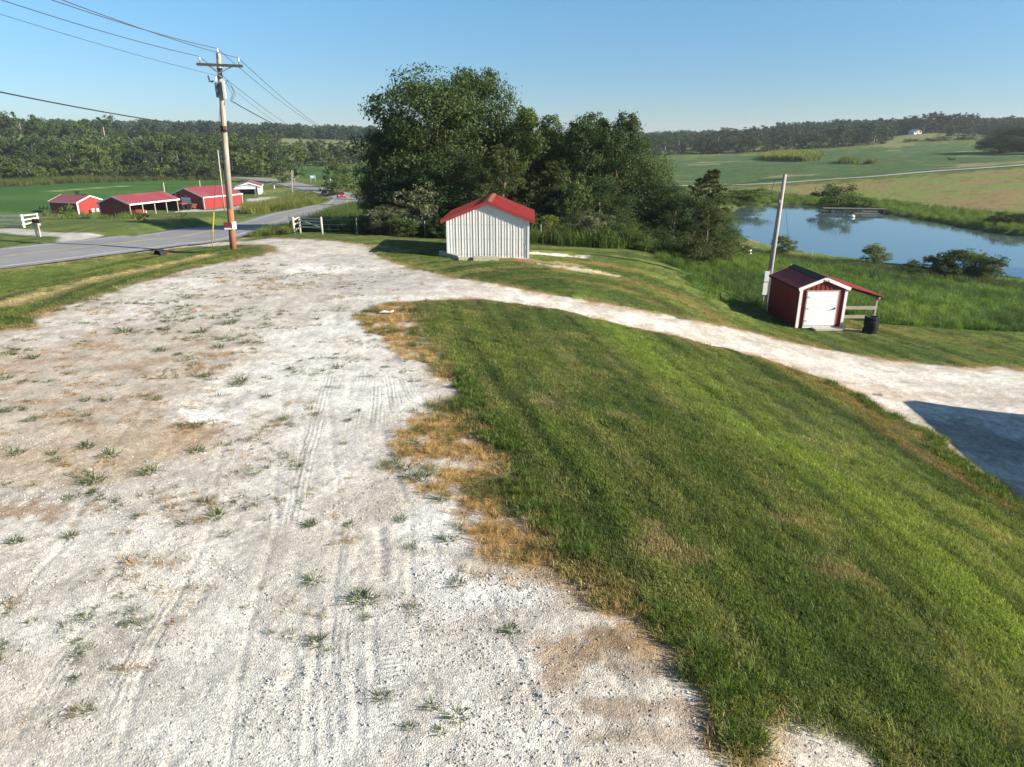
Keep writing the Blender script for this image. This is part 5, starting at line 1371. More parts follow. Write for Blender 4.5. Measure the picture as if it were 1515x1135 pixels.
G_OAK = (.060,.095,.029); G_DK = (.044,.078,.025); G_MID = (.082,.126,.034); G_LT = (.118,.165,.042); G_CED = (.070,.094,.028); G_GREY = (.155,.175,.100); G_YEL = (.17,.20,.04)
# ---- the big clump behind the white shed
for a in [
 ('broadleaf_tree','tallest broad dark tree, left half of the clump behind the white shed','oak',0,640,106,61,200,G_OAK),
 ('broadleaf_tree','tall dark tree directly above the white shed roof','oak',1,700,104,64,150,G_OAK),
 ('broadleaf_tree','lower dark tree at the left end of the clump by the road bend','oak',2,583,182,60,95,G_DK),
 ('broadleaf_tree','small tree at the far left foot of the clump','oak',0,566,245,60,76,G_MID),
 ('broadleaf_tree','lighter green tree right of the tall pair, with feathery top','dark',0,788,163,60,135,G_MID),
 ('broadleaf_tree','dark upright tree, left of the twin pair right of the shed','dark',1,862,170,59,112,G_DK),
 ('broadleaf_tree','dark upright tree, right of the twin pair right of the shed','dark',0,908,170,60,120,G_DK),
 ('broadleaf_tree','mid green tree filling the gap under the tall pair','oak',1,665,225,57,150,G_DK),
 ('cedar_tree','greenish cedar standing behind the right end of the shed roof','cedar',0,745,215,54,150,G_CED),
 ('cedar_tree','cedar between the light green tree and the twin dark trees','cedar',1,818,240,57,110,G_CED),
 ('broadleaf_tree','lower rounded tree sloping down right of the twin trees','oak',2,945,228,62,105,G_MID),
 ('broadleaf_tree','shrubby tree at the right flank of the clump with bare twigs','oak',0,985,268,60,90,G_DK),
 ('cedar_tree','feathery cedar with its tip above the field at the clump right end','cedar',0,1048,252,62,118,G_CED),
 ('cedar_tree','dark spreading cedar nearest the pond','cedar',0,1000,296,51,120,G_DK),
 ('cedar_tree','low cedar branching out over the pond edge','cedar',1,1050,300,53,105,G_CED),
 ('broadleaf_tree','mid green tree behind the wire fence below the twins','dark',1,885,262,55,110,G_DK),
 ('broadleaf_tree','dark tree behind the left shrubs','oak',1,610,250,57,130,G_DK),
 ('broadleaf_tree','dark tree filling between the light green tree and the twins','oak',2,826,215,66,120,G_DK),
 ('broadleaf_tree','mid green tree between the tall pair and the light green tree','oak',0,745,190,66,120,G_DK),
 ('broadleaf_tree','broad dark crown filling the mass behind the left twin tree','oak',1,858,184,65,110,G_DK),
 ('broadleaf_tree','broad dark crown filling the mass behind the right twin tree','oak',2,908,184,66,110,G_OAK),
 ('broadleaf_tree','rounded dark crown in the notch left of the twin trees','oak',0,826,190,67,105,G_OAK),
 ('broadleaf_tree','low rounded tree between the cedars near the pond','oak',1,1028,292,58,100,G_DK),
 ('broadleaf_tree','lowest leafy tree at the right end of the clump over the pond','oak',2,1066,312,55,62,G_MID),
 ('broadleaf_tree','low dark tree at the right foot of the shed','dark',0,835,275,54,100,G_DK)]:
    nm, lb, key, var, px, top, D, wpx, c = a
    tree_px(nm, lb, key, var, px, top, D, wpx, c)
for lb, var, px, top, D, wpx, c in [
 ('pale grey-green shrub left of the white shed',0,622,272,53.5,78,G_GREY),('greyish shrub at the left foot of the clump',1,572,303,53,62,G_GREY),
 ('dark green bush between the pale shrubs',2,596,318,51.5,50,G_MID),('low bush touching the left wall of the shed',0,650,320,51,46,G_DK),
 ('yellow-green bush at the right corner of the shed',1,812,318,50.5,46,G_YEL),('tall green bush right of the shed',2,846,258,53,60,G_MID),
 ('grey-green drooping bush by the fence right of the shed',0,880,312,50,62,G_GREY),('leafy low bush along the fence right of the shed',1,918,330,49,70,G_MID),
 ('bright bush at the fence below the low cedar',2,948,340,48,50,G_LT),('dark low bush left end of the wire fence',1,545,318,54,50,G_DK),
 ('twiggy bush by the wooden fence posts',0,1032,345,47,60,G_CED),('dense low bush left of the wooden fence posts',2,978,335,49,60,G_DK),
 ('bush filling the foot of the clump behind the shed',0,700,300,52,90,G_DK),('bush behind the shed right corner',1,770,300,53,80,G_DK)]:
    tree_px('shrub', lb, 'shrub', var, px, top, D, wpx, c, cat='shrub')
# ---- round the pond
for lb, var, px, top, D, wpx, c, sink in [
 ('rounded green bush on the far pond bank above the dock',0,1240,270,131,68,(.085,.145,.03),0),('smaller bush right of the rounded one on the far bank',1,1279,292,130,32,(.105,.165,.035),0),
 ('spreading bright bush at the left end of the far bank',2,1100,276,136,80,(.115,.18,.036),0),('low bright bush beside the spreading one on the far bank',0,1065,284,133,70,(.115,.18,.04),0),
 ('bush on the near bank behind the service pole',1,1166,349,72,40,(.11,.16,.036),0),('slender light bush on the near bank right of the red shed',2,1308,359,69,42,(.145,.19,.05),0),
 ('dark willow bush on the near bank, leftmost of the four',0,1408,374,62,50,(.08,.12,.042),0),('taller willow bush, second from left of the four on the near bank',1,1432,369,61.5,52,(.085,.128,.042),0),('light topped willow bush, third from left of the four on the near bank',2,1463,368,61,50,(.11,.16,.045),0),('dark willow bush on the near bank, rightmost of the four',0,1486,376,60.5,50,(.075,.115,.04),0),
 ('small pale sapling between the near bank bushes',2,1368,390,66,24,(.13,.17,.05),0),
 ('dark low bush at the top of the far right bank',0,1500,314,101,60,(.045,.07,.02),0)]:
    tree_px('shrub', lb, 'shrub', var, px, top, D, wpx, c, cat='shrub')
tree('broadleaf_tree', 'overhanging dark tree at the right edge beside the pond', 'oak', 1, (54.8, 64.0, zt(54.8, 64)), 9.0, 10.5, G_DK)
# ---- junction trees on the left
for lb, key, var, px, top, D, wpx, c in [
 ('rounded tree beside the far road, right of the left woods','far',0,438,214,268,52,G_MID),('slim tree with a bare trunk in the right-hand field','far',1,498,226,236,30,G_MID),
 ('pale-leaved tree leaning over the field edge left of the clump','far',2,519,240,215,36,G_LT)]:
    tree_px('broadleaf_tree', lb, key, var, px, top, D, wpx, c)
for lb, var, px, top, D, wpx, c in [
 ('bushy mound beside the road junction',0,505,262,200,46,G_MID),('lower bush left of the road junction mound',1,488,270,196,30,G_DK),('bright bush right of the red car',2,528,272,172,40,G_LT),
 ('lone dark bush on the grass below the open barn',0,208,331,66,16,G_MID),('yellowish bush by the lane before the long barn',1,266,319,90,18,(.12,.12,.04)),
 ('leafy bush against the dark wall of the small barn',2,95,302,133,22,G_LT),('dark bush behind the small barn roof',0,118,283,160,24,G_DK)]:
    tree_px('shrub', lb, 'farbush', var, px, top, D, wpx, c, cat='shrub')
# ---- woods along the far edge of the bean field
rs = np.random.default_rng(5)
ORD = ['zeroth','first','second','third','fourth','fifth','sixth','seventh','eighth','ninth','tenth','eleventh','twelfth','thirteenth','fourteenth','fifteenth','sixteenth','seventeenth','eighteenth','nineteenth']
def ordinal(k):
    tens = {2:'twenty',3:'thirty',4:'forty',5:'fifty',6:'sixty',7:'seventy'}; tent = {2:'twentieth',3:'thirtieth',4:'fortieth',5:'fiftieth',6:'sixtieth',7:'seventieth'}
    return ORD[k] if k < 20 else (tent[k//10] if k % 10 == 0 else tens[k//10]+'-'+ORD[k % 10])
def row(n, x0, x1, topf, D0, D1, w0, w1, cols, name, label, group, key='far', cat='tree', jit=8):
    first = True; seen = 0
    for i in range(n):
        px = x0+(x1-x0)*(i+rs.uniform(.1, .9))/n; D = rs.uniform(D0, D1)
        c = np.array(cols[rs.integers(len(cols))])*rs.uniform(.85, 1.15)
        tp = topf(px)+rs.uniform(-jit, jit)
        tone = 'pale green' if c[1] > .12 else ('mid green' if c[1] > .085 else 'dark green')
        seen += 1
        lab = f'{tone} {label[0]}, {ordinal(max(seen, 1))} from left, {label[1]}'
        tree_px(name, lab, key, int(rs.integers(9)), px, tp, D, rs.uniform(w0, w1), tuple(c), group, cat)
lf = lambda *k: (lambda x: float(np.interp(x, [q[0] for q in k], [q[1] for q in k])))
mixl = [G_DK, G_OAK, G_MID, G_MID, (.095,.125,.04), G_LT]
row(32, -14, 430, lf((-70,200),(20,205),(90,205),(150,212),(250,203),(330,205),(430,212)), 318, 345, 34, 58, mixl, 'woodland_tree', ('tree', 'back row of the wood behind the bean field'), 'trees of the wood behind the bean field')
row(24, -14, 420, lf((-70,222),(60,228),(150,222),(260,218),(420,224)), 300, 316, 26, 44, [G_MID, G_DK, G_LT, G_OAK], 'woodland_tree', ('tree', 'front row of the wood behind the bean field'), 'trees of the wood behind the bean field')
row(24, -14, 345, lf((-70,240),(80,242),(345,248)), 290, 300, 22, 40, [G_MID, G_LT, G_DK], 'woodland_bush', ('bush', 'along the wood edge of the bean field'), 'bushes at the edge of the bean field', 'farbush', 'shrub')
row(28, -14, 420, lf((-70,170),(30,168),(60,170),(90,182),(150,182),(172,178),(190,192),(300,196),(420,198)), 400, 470, 34, 54, [G_OAK, G_DK, G_MID], 'ridge_tree', ('tree', 'on the higher ridge behind the left wood'), 'trees on the left ridge', jit=5)
tree_px('broadleaf_tree', 'pointed tree standing above the left ridge woods', 'far', 3, 170, 171, 430, 40, G_DK)
row(9, 445, 545, lf((445,212),(545,214)), 380, 430, 22, 34, [G_MID, G_DK], 'hedge_tree', ('tree', 'in the hedge below the pale far field'), 'trees of the far hedge')
# ---- woods on the right hill
row(26, 935, 1300, lf((935,205),(1000,205),(1150,198),(1300,182)), 470, 500, 26, 44, [(.056,.088,.038),(.068,.102,.042),(.048,.076,.034)], 'hill_tree', ('tree', 'front row above the right crop field'), 'trees above the crop field', jit=5)
row(26, 930, 1310, lf((930,200),(1050,192),(1180,184),(1310,176)), 560, 620, 28, 44, [(.046,.072,.034),(.056,.084,.04)], 'hill_tree', ('tree', 'back row above the right crop field'), 'trees above the crop field', jit=4)
row(22, 1290, 1524, lf((1290,176),(1380,168),(1440,176),(1530,174)), 575, 640, 30, 48, [(.038,.060,.030),(.05,.072,.036)], 'hilltop_tree', ('tree', 'on the skyline of the right hilltop'), 'trees on the right hilltop', jit=5)
for lb, var, px, top, D, wpx, c in [
 ('pale green tree right of the tiny farmhouse',3,1398,184,480,44,(.065,.095,.042)),('rounded bushy tree on the field edge under the pale one',4,1412,204,470,40,(.06,.085,.038)),('bushy tree left of the pale green one',0,1372,202,470,34,(.04,.062,.03)),
 ('small round tree left of the bushy group on the hill field',1,1330,205,475,24,(.042,.062,.03)),('lone tree on the slope left of the tiny farmhouse',2,1272,190,500,24,(.034,.052,.026)),
 ('small rounded tree by the left end of the crop field',3,958,212,420,22,(.05,.08,.03))]:
    tree_px('broadleaf_tree', lb, 'far', var, px, top, D, wpx, c)
for lb, var, px, top, D, wpx, c in [
 ('large dark tree at the right edge below the hilltop wood',0,1492,186,300,95,(.042,.062,.03)),('broad dark tree left in the group at the right edge',1,1462,200,290,62,(.045,.066,.032)),('low dark tree under the large right-edge tree',2,1515,205,270,80,(.04,.062,.028))]:
    tree_px('broadleaf_tree', lb, 'oak', var, px, top, D, wpx, c)
tree_px('shrub', 'small dark bush alone in the crop field', 'farbush', 0, 1393, 238, 245, 13, G_DK, cat='shrub')

# ------------------------------------------------------------------ scatter: points on the ground, one object each, nobody could count them
def scatter(name, label, cat, xyz, rot, scl, icol, protos):
    me = bpy.data.meshes.new(name); n = len(xyz)
    me.vertices.add(n); me.vertices.foreach_set('co', np.asarray(xyz, np.float32).ravel())
    vattr(me, 'rot', rot, 'FLOAT_VECTOR'); vattr(me, 'scl', scl, 'FLOAT'); vattr(me, 'icol', icol, 'FLOAT_COLOR'); me.update()
    o = link(name, me); tag(o, label, cat, kind='stuff')
    col_ = bpy.data.collections.new(name+'_pieces')
    for p in protos: col_.objects.link(p)
    ng = bpy.data.node_groups.new(name, 'GeometryNodeTree')
    ng.interface.new_socket('Geometry', in_out='INPUT', socket_type='NodeSocketGeometry'); ng.interface.new_socket('Geometry', in_out='OUTPUT', socket_type='NodeSocketGeometry')
    gi = ng.nodes.new('NodeGroupInput'); go = ng.nodes.new('NodeGroupOutput')
    ip = ng.nodes.new('GeometryNodeInstanceOnPoints'); ci = ng.nodes.new('GeometryNodeCollectionInfo')
    ci.inputs['Collection'].default_value = col_; ci.inputs['Separate Children'].default_value = True; ci.inputs['Reset Children'].default_value = True
    ip.inputs['Pick Instance'].default_value = True
    ra = ng.nodes.new('GeometryNodeInputNamedAttribute'); ra.data_type = 'FLOAT_VECTOR'; ra.inputs['Name'].default_value = 'rot'
    sa = ng.nodes.new('GeometryNodeInputNamedAttribute'); sa.data_type = 'FLOAT'; sa.inputs['Name'].default_value = 'scl'
    er = ng.nodes.new('FunctionNodeEulerToRotation')
    ng.links.new(gi.outputs[0], ip.inputs['Points']); ng.links.new(ci.outputs[0], ip.inputs['Instance'])
    ng.links.new(ra.outputs['Attribute'], er.inputs[0]); ng.links.new(er.outputs[0], ip.inputs['Rotation']); ng.links.new(sa.outputs['Attribute'], ip.inputs['Scale'])
    rn = ng.nodes.new('FunctionNodeRandomValue'); rn.data_type = 'INT'
    for s_ in rn.inputs:
        if s_.type == 'INT' and s_.name == 'Min': s_.default_value = 0
        if s_.type == 'INT' and s_.name == 'Max': s_.default_value = len(protos)-1
    iout = [q for q in rn.outputs if q.type == 'INT'][0]
    ng.links.new(iout, ip.inputs['Instance Index'])
    ng.links.new(ip.outputs[0], go.inputs[0])
    md = o.modifiers.new('scatter', 'NODES'); md.node_group = ng
    return o
def proto(name, me): 
    return bpy.data.objects.new(name, me)
def blades(name, seed, n, rad, h0, h1, w, lean=.45, mat_=None, leafy=0, splay=0):
    rg = np.random.default_rng(seed); v = []; f = []; tn = []
    for k in range(n):
        a = rg.uniform(0, 6.283); r = rad*math.sqrt(rg.random()); x, y = r*math.cos(a), r*math.sin(a)
        h = rg.uniform(h0, h1); d = rg.uniform(0, 6.283) if splay == 0 else a+rg.normal()*.5
        L = h*lean*rg.uniform(.3, 1.5); dx, dy = math.cos(d)*L, math.sin(d)*L
        px, py = -math.sin(d)*w/2, math.cos(d)*w/2
        o = len(v)
        v += [(x-px, y-py, -.012), (x+px, y+py, -.01), (x+dx*.4+px*.8, y+dy*.4+py*.8, h*.62), (x+dx*.4-px*.8, y+dy*.4-py*.8, h*.62), (x+dx, y+dy, h*(1-.25*min(lean, 1)))]
        f += [(o, o+1, o+2), (o, o+2, o+3), (o+3, o+2, o+4)]
        t = rg.uniform(.65, 1.35); wv = rg.uniform(-.08, .14); tn += [(t*(1+wv), t, t*(1-wv))]*5
        for q in range(leafy):
            z = h*rg.uniform(.25, 1.0); aa = rg.uniform(0, 6.283); s = rg.uniform(.06, .13)*(h1/.9); o = len(v)
            c = Vector((x+dx*z/h*.8, y+dy*z/h*.8, z)); u = Vector((math.cos(aa), math.sin(aa), rg.uniform(-.3, .5)))*s; p_ = Vector((-math.sin(aa), math.cos(aa), 0))*s*.33
            v += [tuple(c), tuple(c+u*.5+p_), tuple(c+u), tuple(c+u*.5-p_)]; f += [(o, o+1, o+2), (o, o+2, o+3)]; t2 = t*rg.uniform(.8, 1.3); tn += [(t2*(1+wv), t2, t2*(1-wv))]*4
    me = mesh_from(name, v, f, False); vattr(me, 'tint', np.array(tn), 'FLOAT_COLOR'); me.materials.append(mat_ or M_BLADE)
    return me
def in_front(x, y, marg=1.12):
    u = x/np.maximum(y*math.cos(PITCH)+(CAM_H)*math.sin(PITCH), .1)
    return (np.abs(u) < .74*marg) & (y > 3.5)
def sample_area(n, x0, x1, y0, y1): return rg_s.uniform(x0, x1, n), rg_s.uniform(y0, y1, n)
rg_s = np.random.default_rng(77)
def put(name, label, cat, x, y, protos, s0, s1, colf=1.0, tilt=.15, dz=0.0, colr=None, cj=.2):
    z = lookup(Zg, x, y)+dz; c = lookup(Cg, x, y) if colr is None else np.tile(np.array(colr), (len(x), 1))
    c = c*colf*rg_s.uniform(1-cj, 1+cj, (len(x), 1))
    rot = np.stack([rg_s.normal(0, tilt, len(x)), rg_s.normal(0, tilt, len(x)), rg_s.uniform(0, 6.283, len(x))], 1)
    return scatter(name, label, cat, np.stack([x, y, z], 1), rot, rg_s.uniform(s0, s1, len(x)), c, protos)
# density lookups
def field(G): return G.reshape(NR, NT)
Fg, Fdry, Fgrav, Fmead, Fbank, Froad, Fdrv = field(edge_gravel), field(dry), field(gravel), field(sd_meadow), field(sd_bank), field(sd_road), field(sd_drive)
Fcl, Fhay, Fcr, Fpond = field(sd_cl), field(sd_hay), field(sd_cr), field(sd_pond)

# mown grass, thinning out with distance where single tufts can no longer be told apart
lawn_p = [proto('lawn_tuft', blades('lawn_tuft', s, 50, .17, .028, .066, .0075, .85)) for s in (1, 2, 3, 4)]
xs, ys = [], []
for y0, y1, dens in ((4, 10, 95), (10, 16, 62), (16, 26, 26), (26, 42, 10)):
    n = int(dens*(y1-y0)*2*y1*1.4); x = rg_s.uniform(-y1*1.4, y1*1.4, n); y = rg_s.uniform(y0, y1, n)
    k = in_front(x, y, 1.55) & (lookup(Fg, x, y) < .02) & (lookup(Froad, x, y) < -.1) & (lookup(Fdrv, x, y) < 0) & (lookup(Fmead, x, y) < -.1)
    xs.append(x[k]); ys.append(y[k])
xs = np.concatenate(xs); ys = np.concatenate(ys)
gs = put('lawn_grass', 'short mown grass blades covering the lawn and the road verge', 'grass', xs, ys, lawn_p, .75, 1.4, 1.42, .14, cj=.32)
# lush uncut edge of the lawn
edge_p = [proto('edge_tuft', blades('edge_tuft', s, 30, .13, .10, .24, .011, .7, splay=1)) for s in (5, 6, 7)]
n = 60000; x = rg_s.uniform(-3, 16, n); y = rg_s.uniform(4, 24, n); gg = lookup(Fg, x, y)
k = (gg < .0) & (gg > -.75+.3*rg_s.random(n)) & in_front(x, y) & (fbm(x*.8, y*.8, 90, 3) > .40) & (x > -1.5) & (rg_s.random(n) < .5)
put('edge_grass', 'longer bright grass along the ragged lawn edge', 'grass', x[k], y[k], edge_p, .45, 1.0, 1.0, .2, colr=(.095,.150,.030), cj=.35)
# dead straw-coloured grass strip
dry_p = [proto('straw_tuft', blades('straw_tuft', s, 34, .15, .04, .15, .007, 1.2, splay=1)) for s in (8, 9, 10)]
n = 90000; x = rg_s.uniform(-8, 12, n); y = rg_s.uniform(4, 32, n)
dd = lookup(Fdry, x, y); cl_ = fbm(x*1.9, y*1.9, 75, 4)
k = (dd > .2) & (cl_ > .33+.16*rg_s.random(n)) & in_front(x, y) & (rg_s.random(n) < .50)
cst = np.where((fbm(x*1.1, y*1.1, 88, 3) > .54)[:, None], np.array([[.12,.155,.036]]), np.array([[.46,.325,.145]]))
x, y, cst = x[k], y[k], cst[k]
o = put('straw_grass', 'dead straw-coloured grass clumps between lawn and gravel', 'grass', x, y, dry_p, .45, .95, 1.0, .25, colr=(.36,.26,.12), cj=.3)
at_ = o.data.attributes['icol']; at_.data.foreach_set('color', np.concatenate([cst*rg_s.uniform(.7, 1.25, (len(x), 1)), np.ones((len(x), 1))], 1).astype(np.float32).ravel())
# sparse weeds over the gravel lot: mostly on the older left side
weed_p = [proto('gravel_weed', blades('gravel_weed', s, 26, .10, .02, .075, .009, 1.5, splay=1)) for s in (11, 12, 13)]
n = 60000; x = rg_s.uniform(-26, 9, n); y = rg_s.uniform(5, 36, n)
lotmask = (lookup(Fg, x, y) > .05) & in_front(x, y)
cl_ = fbm(x*.55, y*1.1, 91, 4); fine = fbm(x*2.2, y*3.5, 92, 3)
left = sstep(2, -9, x+ (y-16)*.25)
k = lotmask & (cl_*.55+fine*.45 > .640-.085*left) & (rg_s.random(n) < .06+.85*left) & (y > 9-3*left)
x, y = x[k], y[k]; br = fbm(x*.7, y*.7, 95, 3)
o = put('gravel_weeds', 'scattered low weeds and dry stalks over the gravel lot', 'weeds', x, y, weed_p, .3, .95, 1.0, .25, colr=(.07,.105,.03), cj=.35)
cw = np.where((br > .52)[:, None], np.array([[.36,.25,.13]]), np.array([[.090,.122,.024]]))*rg_s.uniform(.7, 1.3, (len(x), 1))
o.data.attributes['icol'].data.foreach_set('color', np.concatenate([cw, np.ones((len(x), 1))], 1).astype(np.float32).ravel())
# broken stone
def stones(seed):
    rg = np.random.default_rng(seed)
    v = np.array([[1,0,0],[-1,0,0],[0,1,0],[0,-1,0],[0,0,1],[0,0,-1]], float)*rg.uniform(.55, 1.1, (6, 1))+rg.normal(0, .18, (6, 3)); v[:, 2] *= .5
    v[:, 2] += .12
    f = [(0,2,4),(2,1,4),(1,3,4),(3,0,4),(2,0,5),(1,2,5),(3,1,5),(0,3,5)]
    me = mesh_from('stone', v*.5, f, False); me.materials.append(M_STONE); return proto('stone', me)
m_, nt_, bs_ = nodes('limestone'); M_STONE = m_
ic = N(nt_, 'ShaderNodeAttribute', attribute_name='icol'); ic.attribute_type = 'INSTANCER'; nt_.links.new(ic.outputs['Color'], bs_.inputs['Base Color']); bs_.inputs['Roughness'].default_value = .95; bs_.inputs['Specular IOR Level'].default_value = .15
stone_p = [stones(s) for s in range(6)]
xs, ys = [], []
for y0, y1, dens in ((4, 9, 560), (9, 14, 280), (14, 22, 110), (22, 32, 24)):
    n = int(dens*(y1-y0)*1.9*y1); x = rg_s.uniform(-y1*.95, y1*.95, n); y = rg_s.uniform(y0, y1, n)
    coarse = .35+1.5*sstep(.42, .68, fbm(x*.8, y*.8, 97, 4))
    k = in_front(x, y) & (lookup(Fg, x, y) > -.12) & (rg_s.random(n)*1.85 < coarse)
    xs.append(x[k]); ys.append(y[k])
xs = np.concatenate(xs); ys = np.concatenate(ys)
sc_ = .008+.022*rg_s.random(len(xs))**3
c = np.clip(lookup(Cg, xs, ys), .12, .9); c = c*.45+np.array([.44,.42,.385])*.55; c *= rg_s.uniform(.6, 1.25, (len(xs), 1))
rot = np.stack([rg_s.normal(0, .4, len(xs)), rg_s.normal(0, .4, len(xs)), rg_s.uniform(0, 6.28, len(xs))], 1)
scatter('gravel_stones', 'loose broken limestone pieces over the white gravel', 'gravel', np.stack([xs, ys, lookup(Zg, xs, ys)+.001], 1), rot, sc_*2, c, stone_p)
# tall weeds of the meadow, pond banks and road edges
mead_p = [proto('meadow_clump', blades('meadow_clump', s, 26, .42, .30, .85, .022, .5, leafy=5)) for s in (14, 15, 16, 17)]
reed_p = [proto('reed_clump', blades('reed_clump', s, 60, .5, .4, 1.1, .022, .35)) for s in (18, 19, 20)]
n = 60000; x = rg_s.uniform(8, 62, n); y = rg_s.uniform(26, 86, n); dm = lookup(Fmead, x, y)
k = (dm > .15) & (rg_s.random(n) < .30) & in_front(x, y, 1.2); x, y, dm = x[k], y[k], dm[k]
tone = fbm(x*.13, y*.16, 101, 4)
gcol = np.array([.105,.175,.034])[None]*np.ones((len(x), 1)); gcol = np.where((tone > .55)[:, None], np.array([[.145,.205,.044]]), gcol); gcol = np.where((tone < .42)[:, None], np.array([[.070,.112,.030]]), gcol)
nearp = lookup(Fpond, x, y) > -(7+7*fbm(x*.15, y*.15, 109, 3))
gcol = np.where(nearp[:, None], np.array([[.072,.098,.034]]), gcol)
o = put('meadow_weeds', 'dense tall weeds and grass between the red shed and the pond', 'weeds', x, y, mead_p+[reed_p[0]], .42, .88, 1, .16, colr=(.06,.1,.02), cj=.3)
sc0 = rg_s.uniform(.36, .78, len(x))*np.where(lookup(Fpond, x, y) > -5, .62, 1.0); o.data.attributes['scl'].data.foreach_set('value', sc0.astype(np.float32))
o.data.attributes['icol'].data.foreach_set('color', np.concatenate([gcol*rg_s.uniform(.8, 1.5, (len(x), 1)), np.ones((len(x), 1))], 1).astype(np.float32).ravel())
n = 30000; x = rg_s.uniform(30, 130, n); y = rg_s.uniform(85, 170, n); db = lookup(Fbank, x, y)
k = (db > .2) & (lookup(Fpond, x, y) < -.2) & (rg_s.random(n) < .5)
put('bank_weeds', 'tall green weeds along the far bank of the pond', 'weeds', x[k], y[k], reed_p+mead_p, .55, 1.1, 1, .1, colr=(.135,.20,.042), cj=.35)
def weed_patch(name, label, outline, n, s0, s1, colr, D=None, pr=None, cj=.35):
    pl = hits(outline); lo_, hi_ = pl.min(0), pl.max(0)
    m_ = int(n*2.2); x = rg_s.uniform(lo_[0], hi_[0], m_); y = rg_s.uniform(lo_[1], hi_[1], m_)
    k = (poly_sd(x, y, pl) > 0) & (lookup(Froad, x, y) < -.3); x, y = x[k][:n], y[k][:n]
    return put(name, label, 'weeds', x, y, pr or mead_p+reed_p, s0, s1, 1, .12, colr=colr, cj=cj)
weed_patch('roadside_weeds', 'tall yellow-green weeds inside the bend of the road', [(362,318),(420,312),(462,304),(474,297),(462,290),(440,290),(420,296),(385,304),(362,307)], 1500, 1.1, 1.9, (.165,.185,.045))
weed_patch('roadside_weeds', 'yellow-green weeds right of the utility pole by the road', [(352,350),(380,349),(420,347),(440,345),(440,328),(415,330),(380,337),(355,343)], 300, .45, .95, (.15,.185,.042))
weed_patch('roadside_weeds', 'dark tall weeds between the wooden fence brace and the road', [(440,344),(530,346),(640,347),(640,330),(560,318),(530,303),(505,306),(480,313),(450,325),(430,331)], 2600, .7, 1.6, (.09,.13,.034))
weed_patch('fence_weeds', 'green undergrowth along the wire fence under the trees', [(640,352),(700,357),(800,362),(900,368),(965,376),(1030,384),(1085,374),(1080,362),(1000,350),(900,345),(780,340),(650,340)], 2200, .8, 1.6, (.085,.135,.032))
weed_patch('barn_weeds', 'weeds growing round the small red barns', [(60,322),(150,324),(190,327),(215,324),(190,319),(160,316),(120,317),(80,312),(60,314)], 420, .8, 1.5, (.115,.165,.036))
weed_patch('field_edge_weeds', 'brushy strip between the bean field and the woods', [(-70,282),(0,278),(100,272),(180,269),(260,267),(330,266),(330,262),(180,264),(90,266),(0,271),(-70,276)], 900, 1.6, 3.0, (.10,.12,.035))
corn_p = [proto('corn_clump', blades('corn_clump', s, 26, .9, 1.6, 2.4, .10, .35)) for s in (25, 26)]
weed_patch('corn_stand', 'block of tall yellow-green corn in the right crop field', [(1126,236),(1140,230.5),(1170,228),(1211,230),(1214,237),(1195,239),(1150,238)], 1300, 1.2, 1.6, (.17,.20,.04), pr=corn_p)
weed_patch('corn_stand', 'small low patch of corn right of the corn block', [(1238,242),(1250,238),(1268,239),(1268,243)], 90, .8, 1.2, (.13,.17,.04), pr=corn_p)
weed_patch('corn_stand', 'smallest corn patch in the right crop field', [(1278,243),(1290,240),(1298,243)], 40, .8, 1.1, (.13,.17,.04), pr=corn_p)
# ---- single grass tufts in the white gravel
tuft_m = [blades('grass_tuft', s, 46, .09, .07, .19, .010, 1.25, M_BLADE_OBJ, splay=1) for s in (40, 41, 42)]
TUFTS = [(185,491,2.2),(246,489,1.6),(297,492,2),(340,479,2.4),(284,472,1.4),(325,514,1.6),(363,507,1.5),(238,520,1.7),(16,525,1.6),(50,530,1.5),(357,562,1.8),(352,570,1.6),(307,556,1.3),(431,547,1.1),(396,588,1.0),(235,591,1.1),(159,593,1.2),(127,593,1.1),(46,622,1.3),(129,662,1.5),(165,674,1.7),(292,631,1.4),(263,632,1.1),(26,672,1.4),(78,672,1.0),(84,682,1.0),(292,669,1.5),(221,700,1.6),(142,711,1.6),(130,716,1.2),(10,561,1.4),(469,472,1.2),(500,544,1.4),(466,614,.9),(459,606,.9),(420,621,1.0),(530,609,.8),(517,623,.8),(611,656,1.2),(600,693,1.2),(612,707,1.5),(628,708,1.4),(438,692,1.1),(509,657,.7),(23,803,1.1),(105,794,1.0),(303,746,1.1),(320,766,1.4),(333,792,.8),(270,778,.7),(199,767,.7),(458,777,1.0),(464,861,1.1),(471,951,1.0),(594,771,.9),(519,777,.9),(536,892,1.5),(531,885,1.1),(663,801,1.3),(676,865,1.0),(756,932,.9),(565,1032,.8),(676,1060,1.0),(638,1047,.7),(651,1084,.6),(605,1077,.6),(609,811,.8),(461,777,.8),(542,916,.6),(770,824,1.3),(655,738,1.4),(1300,585,1.2)]
TUFTS.sort(key=lambda q: -q[1])
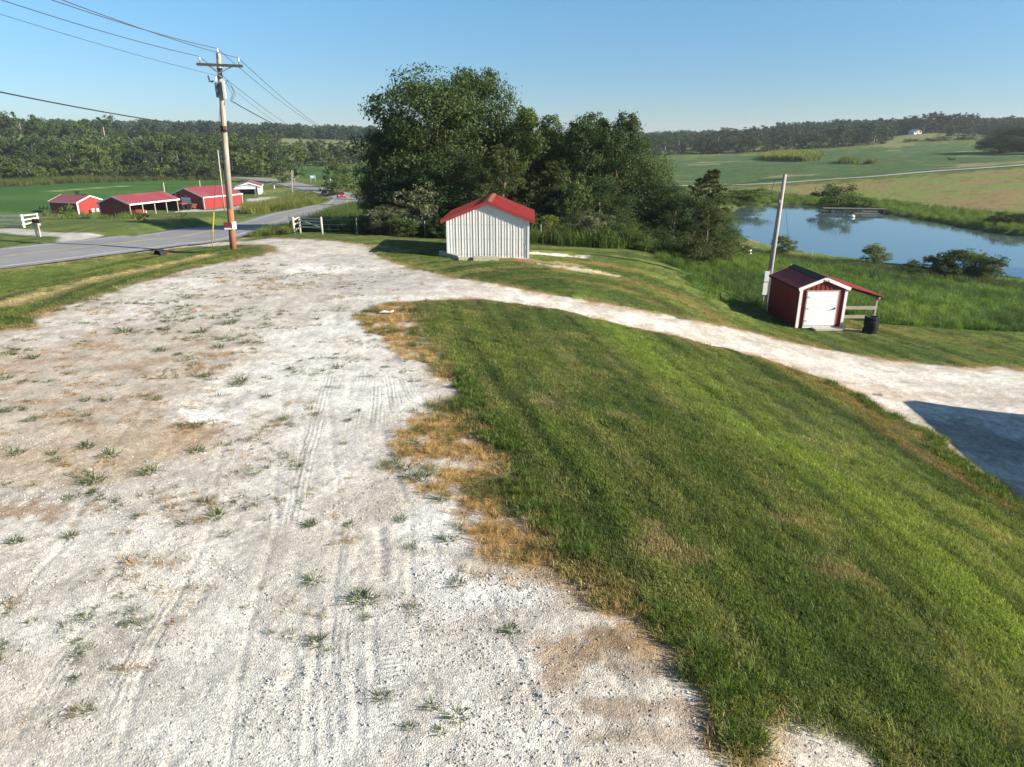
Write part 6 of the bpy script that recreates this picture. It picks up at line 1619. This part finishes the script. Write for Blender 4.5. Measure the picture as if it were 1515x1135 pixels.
for i, (px, py, s) in enumerate(TUFTS):
    o = link('grass_tuft', tuft_m[i % 3]); o.location = at(px, py); o.rotation_euler.z = i*1.3; o.scale = (s*.95, s*.95, s*.50)
    cc = rng.uniform(.8, 1.2); o.color = (.075*cc, .108*cc, .022*cc, 1)
    tag(o, f"{'wide' if s > 1.45 else ('small' if s < 1.0 else 'medium')} green grass tuft on the gravel, {ordinal(i+1)} up from the bottom of the photo", 'grass tuft', 'grass tufts growing through the gravel')
HAZE = .00014
M_FAR = leaf_material('far_leaves', .15, True)
far_me = []
for s in (50, 51, 52):
    c, C = crown('far_crown', s, 'ovoid', 800, .12, z0=.02, lobes=13); c.materials.clear(); c.materials.append(M_FAR); far_me.append(proto('far_crown', c))
def woods(name, label, k, x0, x1, D0, D1, h, colr):
    px = rs.uniform(x0, x1, k); D = rs.uniform(D0, D1, k); x = np.array([P(a_, 200, d_)[0] for a_, d_ in zip(px, D)]); z = lookup(Zg, x, D)
    rot = np.zeros((k, 3)); rot[:, 2] = rs.uniform(0, 6.28, k)
    return scatter(name, label, 'woods', np.stack([x, D, z-.05*h], 1), rot, h*rs.uniform(.75, 1.15, k), np.tile(np.array(colr), (k, 1))*rs.uniform(.8, 1.2, (k, 1)), far_me)
woods('ridge_woods', 'dark wooded ridge on the left horizon behind the pale field', 900, -80, 560, 700, 900, 13, (.048,.084,.036))
woods('ridge_woods', 'far bluish wooded ridge behind the crop field and the trees', 900, 540, 1250, 900, 1150, 13, (.046,.080,.038))
woods('ridge_woods', 'wooded ridge behind the right hilltop', 500, 1150, 1600, 660, 820, 14, (.042,.072,.032))
woods('left_woods', 'dense wood filling the slope behind the bean field trees', 420, -90, 360, 345, 400, 14, (.056,.086,.034))

# ------------------------------------------------------------------ morning haze: one closed box of thin air round everything below the sky
b = MB().box((0, 1250, 10), (5400, 2900, 84))
hm_ = bpy.data.materials.new('thin_haze'); hm_.use_nodes = True; nt = hm_.node_tree; nt.nodes.remove(nt.nodes['Principled BSDF'])
pv = nt.nodes.new('ShaderNodeVolumePrincipled'); pv.inputs['Color'].default_value = (.86, .93, 1.0, 1); pv.inputs['Density'].default_value = HAZE; pv.inputs['Anisotropy'].default_value = .2
nt.links.new(pv.outputs[0], nt.nodes['Material Output'].inputs['Volume'])
hz_o = b.build('haze', hm_); tag(hz_o, 'thin bluish haze over the distant woods', 'haze', kind='stuff')
